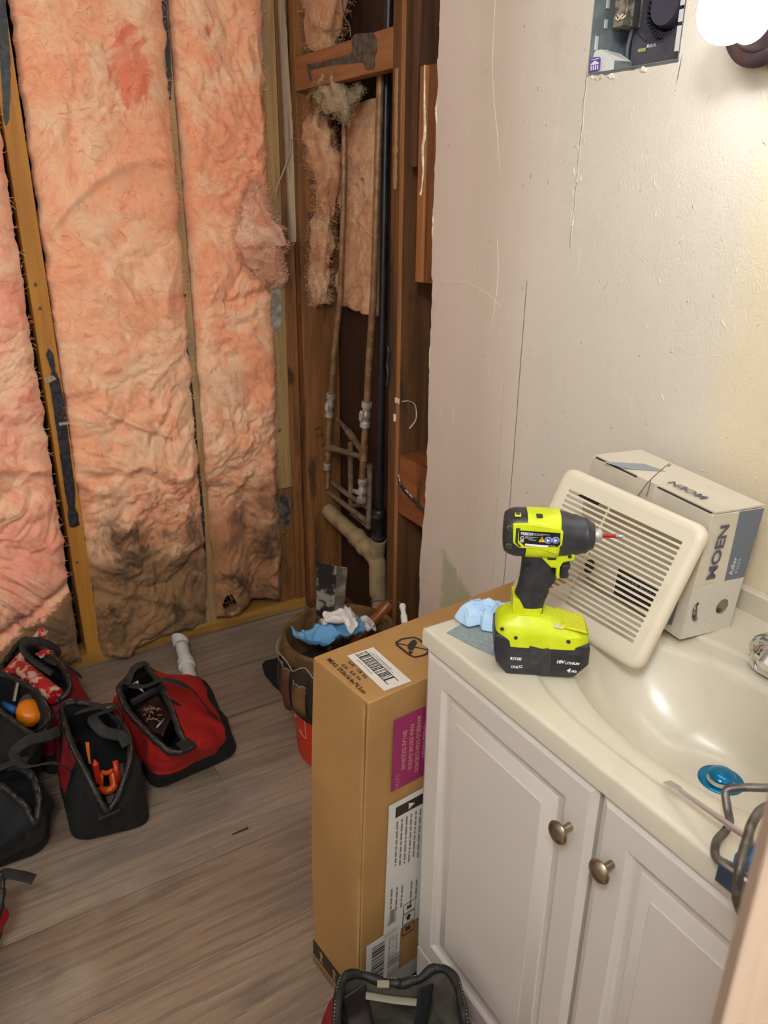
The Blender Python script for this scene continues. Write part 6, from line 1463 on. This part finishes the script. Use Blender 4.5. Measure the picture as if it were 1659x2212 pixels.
# --- bag C: behind, crimson with paint-spattered caulking gun
def keyC(s, t, q):
    if t < .30: return ('base_panel', BKC)
    if .34 < q.x < .37 or q.x < .22: return ('black_band', BKC)
    return ('side_panel', REDD)
Cg, rc_, mC_ = bag('crimson and black tool bag at the back of the pile, holding a spattered caulking gun',
    [(.53, -1.02), (.47, -.855), (.16, -.86), (.17, -1.08)],
    [z_(130, 1515, .235), z_(150, 1492, .25), z_(148, 1470, .255), z_(130, 1440, .26), z_(105, 1420, .265), z_(80, 1395, .27), z_(50, 1385, .275), z_(20, 1420, .26), z_(5, 1450, .25), z_(40, 1480, .24), z_(90, 1520, .22)], keyC, seed=5, rim=.0078, depth=.12, bulge=.02)
strap(Cg, [z_(112, 1455, .28), z_(72, 1428, .32), z_(50, 1405, .35), z_(56, 1388, .36), z_(85, 1385, .35), z_(115, 1398, .31), z_(128, 1412, .27)], .011, flat=.5)
strap(Cg, [z_(95, 1420, .27), z_(115, 1432, .27), z_(145, 1440, .25), z_(175, 1462, .19)], .008, flat=.3)
SPAT = M('plaster_spattered_red', '#a01218', .4, c2='#b59a86', ns=45, thr=(.50, .56), stretch=(1, 1, 1)); 
cg = empty('caulking_gun', 'red caulking gun covered in dried compound lying across the back bag', 'tool', z_(60, 1450, .27))
g0, g1_ = z_(42, 1440, .275), z_(118, 1502, .255)
MB().lathe(g0, g1_-g0, [(0, .020), (.004, .0225), ((g1_-g0).length-.01, .0225), ((g1_-g0).length, .020)], 20).build('barrel', SPAT, cg, smooth=50)
q = [z_(4, 1450, .27), z_(20, 1432, .28), z_(45, 1405, .30), z_(50, 1408, .30), z_(40, 1435, .29), z_(25, 1455, .27)]; MB().loft([q, [x+V((0, .01, -.012)) for x in q]]).build('handle', SPAT, cg, bev=.003)
q = [z_(62, 1385, .33), z_(88, 1353, .36), z_(97, 1356, .36), z_(90, 1375, .34), z_(70, 1392, .32)]; MB().loft([q, [x+V((0, .008, -.01)) for x in q]]).build('trigger', SPAT, cg, bev=.002)
q = [z_(76, 1412, .30), z_(104, 1398, .31), z_(112, 1402, .31), z_(84, 1418, .30)]; MB().loft([q, [x+V((0, .004, -.008)) for x in q]]).build('plunger_rod', SPAT, cg)
MB().lathe(g1_, g1_-g0, [(0, .024), (.006, .022), (.008, .01)], 20).build('end_cap', SPAT, cg, smooth=40)
contents('cutter_wheel', 'small shiny steel wheel below the caulking gun', MB().lathe(z_(118, 1515, .23), (.3, -.5, .8), [(0, .014), (.004, .015), (.008, .010)], 20), M('shiny_steel', '#b5b5b8', .15, 1), smooth=40)

# --- bag D: left, black, with hammer ball and blue tools
def keyD(s, t, q): return ('base_panel', BKC) if t < .5 else (('side_panel', REDD) if t > .78 and q.y < -1.13 else ('end_panel', BKC))
Dg, rd, mD_ = bag('black tool bag at the left edge holding an orange and a blue tool',
    [(.57, -1.22), (.56, -1.055), (.27, -1.10), (.27, -1.28)],
    [z_(90, 1600, .235), z_(98, 1580, .25), z_(105, 1545, .255), z_(80, 1500, .26), z_(40, 1475, .265), z_(0, 1460, .27), z_(-60, 1470, .27), z_(-40, 1510, .25), z_(0, 1540, .245), z_(40, 1570, .24), z_(70, 1592, .235)], keyD, seed=7, rim=.0085, depth=.13)
strap(Dg, [z_(88, 1572, .26), z_(100, 1565, .28), z_(118, 1545, .29), z_(128, 1532, .28)], .014)
ob = empty('mallet', 'orange dead-blow mallet head with black mark in the left black bag', 'tool', z_(72, 1548, .215))
c_ = z_(72, 1552, .215); MB().lathe(c_+V((-.03, -.01, -.014)), V((.3, .3, .85)), [(0, .030), (.02, .036), (.034, .035), (.042, .028), (.0455, .012), (.046, .001)], 30).build('head', M('mallet_orange', '#d9740c', .45), ob, smooth=50)
tq2 = z_(80, 1558, .250); text('MASTER', z_(88, 1562, .252), z_(92, 1545, .253)-z_(88, 1562, .252), V((-1, .2, .2)), .006, INK, ob, width=.026, off=.002)
MB().tube([z_(83, 1556, .254), z_(90, 1548, .254), z_(98, 1552, .252), z_(91, 1561, .252), z_(83, 1556, .254)], .0008, 4).build('diamond_mark', INK, ob)
contents('blue_handle', 'blue tool handle lying left of the orange mallet', MB().tube([z_(6, 1520, .22), z_(35, 1536, .21)], [.008, .012], 12), M('blue_rubber', '#1d4c86', .5), smooth='all')
contents('blue_handle', 'blue grip just right of the orange mallet', MB().tube([z_(103, 1548, .235), z_(112, 1544, .24)], [.008, .010], 12), bpy.data.materials['blue_rubber'], smooth='all')
contents('chisel', 'old steel chisel standing above the orange mallet', MB().tube([z_(38, 1475, .27), z_(30, 1515, .235)], .0062, 6), M('old_steel', '#5f5a50', .4, .7), smooth=30)
contents('pipe_wrench', 'brown steel tool handle running behind the orange mallet', MB().tube(sm([z_(45, 1478, .25), z_(70, 1500, .24), z_(98, 1530, .22)], 16), [.007]*20, 10), M('brown_steel', '#4d4234', .4, .6), smooth='all')
q = [z_(35, 1520, .24), z_(50, 1500, .25), z_(68, 1494, .25), z_(72, 1505, .245), z_(60, 1525, .235), z_(42, 1530, .235)]; contents('tape_loop', 'dark grey rounded tool beside the chisel in the left black bag', MB().loft([q, [x+V((0, 0, -.012)) for x in q]]), M('dark_grey_plastic', '#3d3a38', .5), bev=.004)

# --- bag E: lowest left black bag
def keyE(s, t, q): return ('base_panel', BKC) if t < .4 else ('end_panel', BKC)
Eg, re_, mE_ = bag('plain worn black tool bag at the front of the pile, zip end towards the floor',
    [(.79, -1.24), (.785, -1.06), (.62, -1.045), (.60, -1.27)],
    [z_(78, 1778, .14), z_(84, 1745, .16), z_(82, 1710, .18), z_(65, 1675, .20), z_(35, 1662, .205), z_(0, 1665, .20), z_(-50, 1680, .20), z_(-45, 1710, .19), z_(0, 1700, .19), z_(30, 1722, .18), z_(55, 1745, .17), z_(68, 1772, .15)], keyE, seed=9, rim=.0085, depth=.10, lin_=LIN)
strap(Eg, [z_(60, 1640, .24), z_(20, 1650, .235), z_(-20, 1665, .23), z_(-60, 1670, .22)], .012)
strap(Eg, [z_(62, 1768, .15), z_(68, 1790, .12), z_(60, 1812, .09)], .008, name='zip_tab')
# --- bag G: at the left frame edge, red, only its corner and a strap
def keyG(s, t, q): return ('base_panel', M_NAVY) if t < .25 else ('side_panel', RED)
M_NAVY = M('navy_canvas', '#17193a', .8)
Gg, rg_, mG_ = bag('bright red bag cut off by the left frame edge with a loose black strap',
    [(1.14, -1.36), (1.02, -1.20), (.86, -1.25), (.95, -1.42)],
    [z_(-20, 2000, .15), z_(0, 1950, .17), z_(-3, 1900, .19), z_(-40, 1880, .2), z_(-120, 1900, .2), z_(-150, 1960, .18), z_(-90, 2010, .16)], keyG, seed=12, cr=.03)
strap(Gg, [z_(-6, 1905, .185), z_(10, 1888, .19), z_(35, 1890, .18), z_(62, 1896, .17), z_(74, 1900, .165)], .016)
# --- bag F: bottom centre, in front of the vanity
def keyF(s, t, q):
    if t < .18: return ('base_panel', BKC)
    u_ = (q.x-1.66)*.62+(q.y+.635)*.78; d_ = (q.x-1.66)*.78-(q.y+.635)*.62
    if d_ < .03 and abs(u_) < .085: return ('far_end_panel', BKC)
    if d_ > .30: return ('end_panel', BKC)
    return ('side_panel', REDD)
Fg, rf_, mF_ = bag('red-sided tool bag with black binding at the bottom between carton and vanity',
    [(1.96, -.95), (2.02, -.60), (1.74, -.535), (1.58, -.735)],
    [z_(880, 2450, .25), z_(990, 2420, .26), z_(1012, 2300, .27), z_(1000, 2190, .28), z_(985, 2125, .285), z_(965, 2100, .285), z_(940, 2095, .28), z_(905, 2118, .27), z_(870, 2128, .265), z_(830, 2125, .265), z_(790, 2112, .27), z_(760, 2108, .28), z_(738, 2125, .285), z_(728, 2190, .28), z_(730, 2300, .27), z_(770, 2420, .26)], keyF, seed=15, rim=.0075, depth=.12, lin_=DUST, cr=.05, bulge=.022)
strap(Fg, [z_(790, 2150, .26), z_(850, 2160, .25), z_(900, 2165, .25)], .007, m=STT, name='webbing_edge', flat=.3)
strap(Fg, [z_(920, 2130, .28), z_(915, 2170, .25), z_(905, 2230, .20)], .016, m=BKC, name='inner_strap')
strap(Fg, [z_(765, 2140, .28), z_(775, 2190, .22), z_(790, 2260, .2)], .022, m=M('dark_brown_flap', '#2a211d', .7), name='inner_flap')
MB().box(z_(828, 2126, .288), (.020, .012, .004), Matrix.Rotation(1.0, 3, 'Z')).build('worn_patch', STT, Fg, bev=.001)

# ================================================================ door close to the camera at the right
JM = mat_wood('pale_beige_door_edge', '#b9a08c', '#ae937e', '#98806b', seed=70, knots=False, rough=.5)
e1 = at(1645, 1870, 0, 2.30)
d1 = FW+RT*(1612-829.5)/FPX-UP*(2000-1106)/FPX; pj = CAM+d1*.36; n2 = V((pj.x-CAM.x, pj.y-CAM.y, 0)).normalized(); sd_ = V((-n2.y, n2.x, 0))
if sd_.dot(RT) < 0: sd_ = -sd_
print('door edge', pj)
di = (n2*.15+sd_).normalized(); dj = V((0, 0, 1)).cross(di).normalized()
b = MB(); q = [V((pj.x, pj.y, .01)), V((pj.x, pj.y, .01))+di*.30, V((pj.x, pj.y, .01))+di*.30+dj*.035, V((pj.x, pj.y, .01))+dj*.035]
b.loft([q, [x+V((0, 0, 2.02)) for x in q]]); struct('door_1', b, JM, bev=.002)

# repeats of one kind share a group
GROUPS = {'tool_bag': 'tool bags on the floor', 'insulation_batt': 'pink insulation batts in the stud bays', 'insulation_tuft': 'loose tufts of insulation', 'wall_stud': 'exposed wall studs',
          'blocking': 'timber blocks between the studs', 'water_pipe': 'copper risers with valves', 'branch_pipe': 'copper branch pipes', 'sill_plate': 'sill plates under the open walls', 'wall_cleat': 'timber cleats beside the drywall edge', 'blue_handle': 'blue tool handles in the left bag', 'rag': 'rags in the bucket'}
for o in C.objects:
    k_ = o.name.split('.')[0]
    if o.parent is None and k_ in GROUPS and not o.get('group'): o['group'] = GROUPS[k_]
for m_ in [m_ for m_ in bpy.data.meshes if m_.users == 0]: bpy.data.meshes.remove(m_)
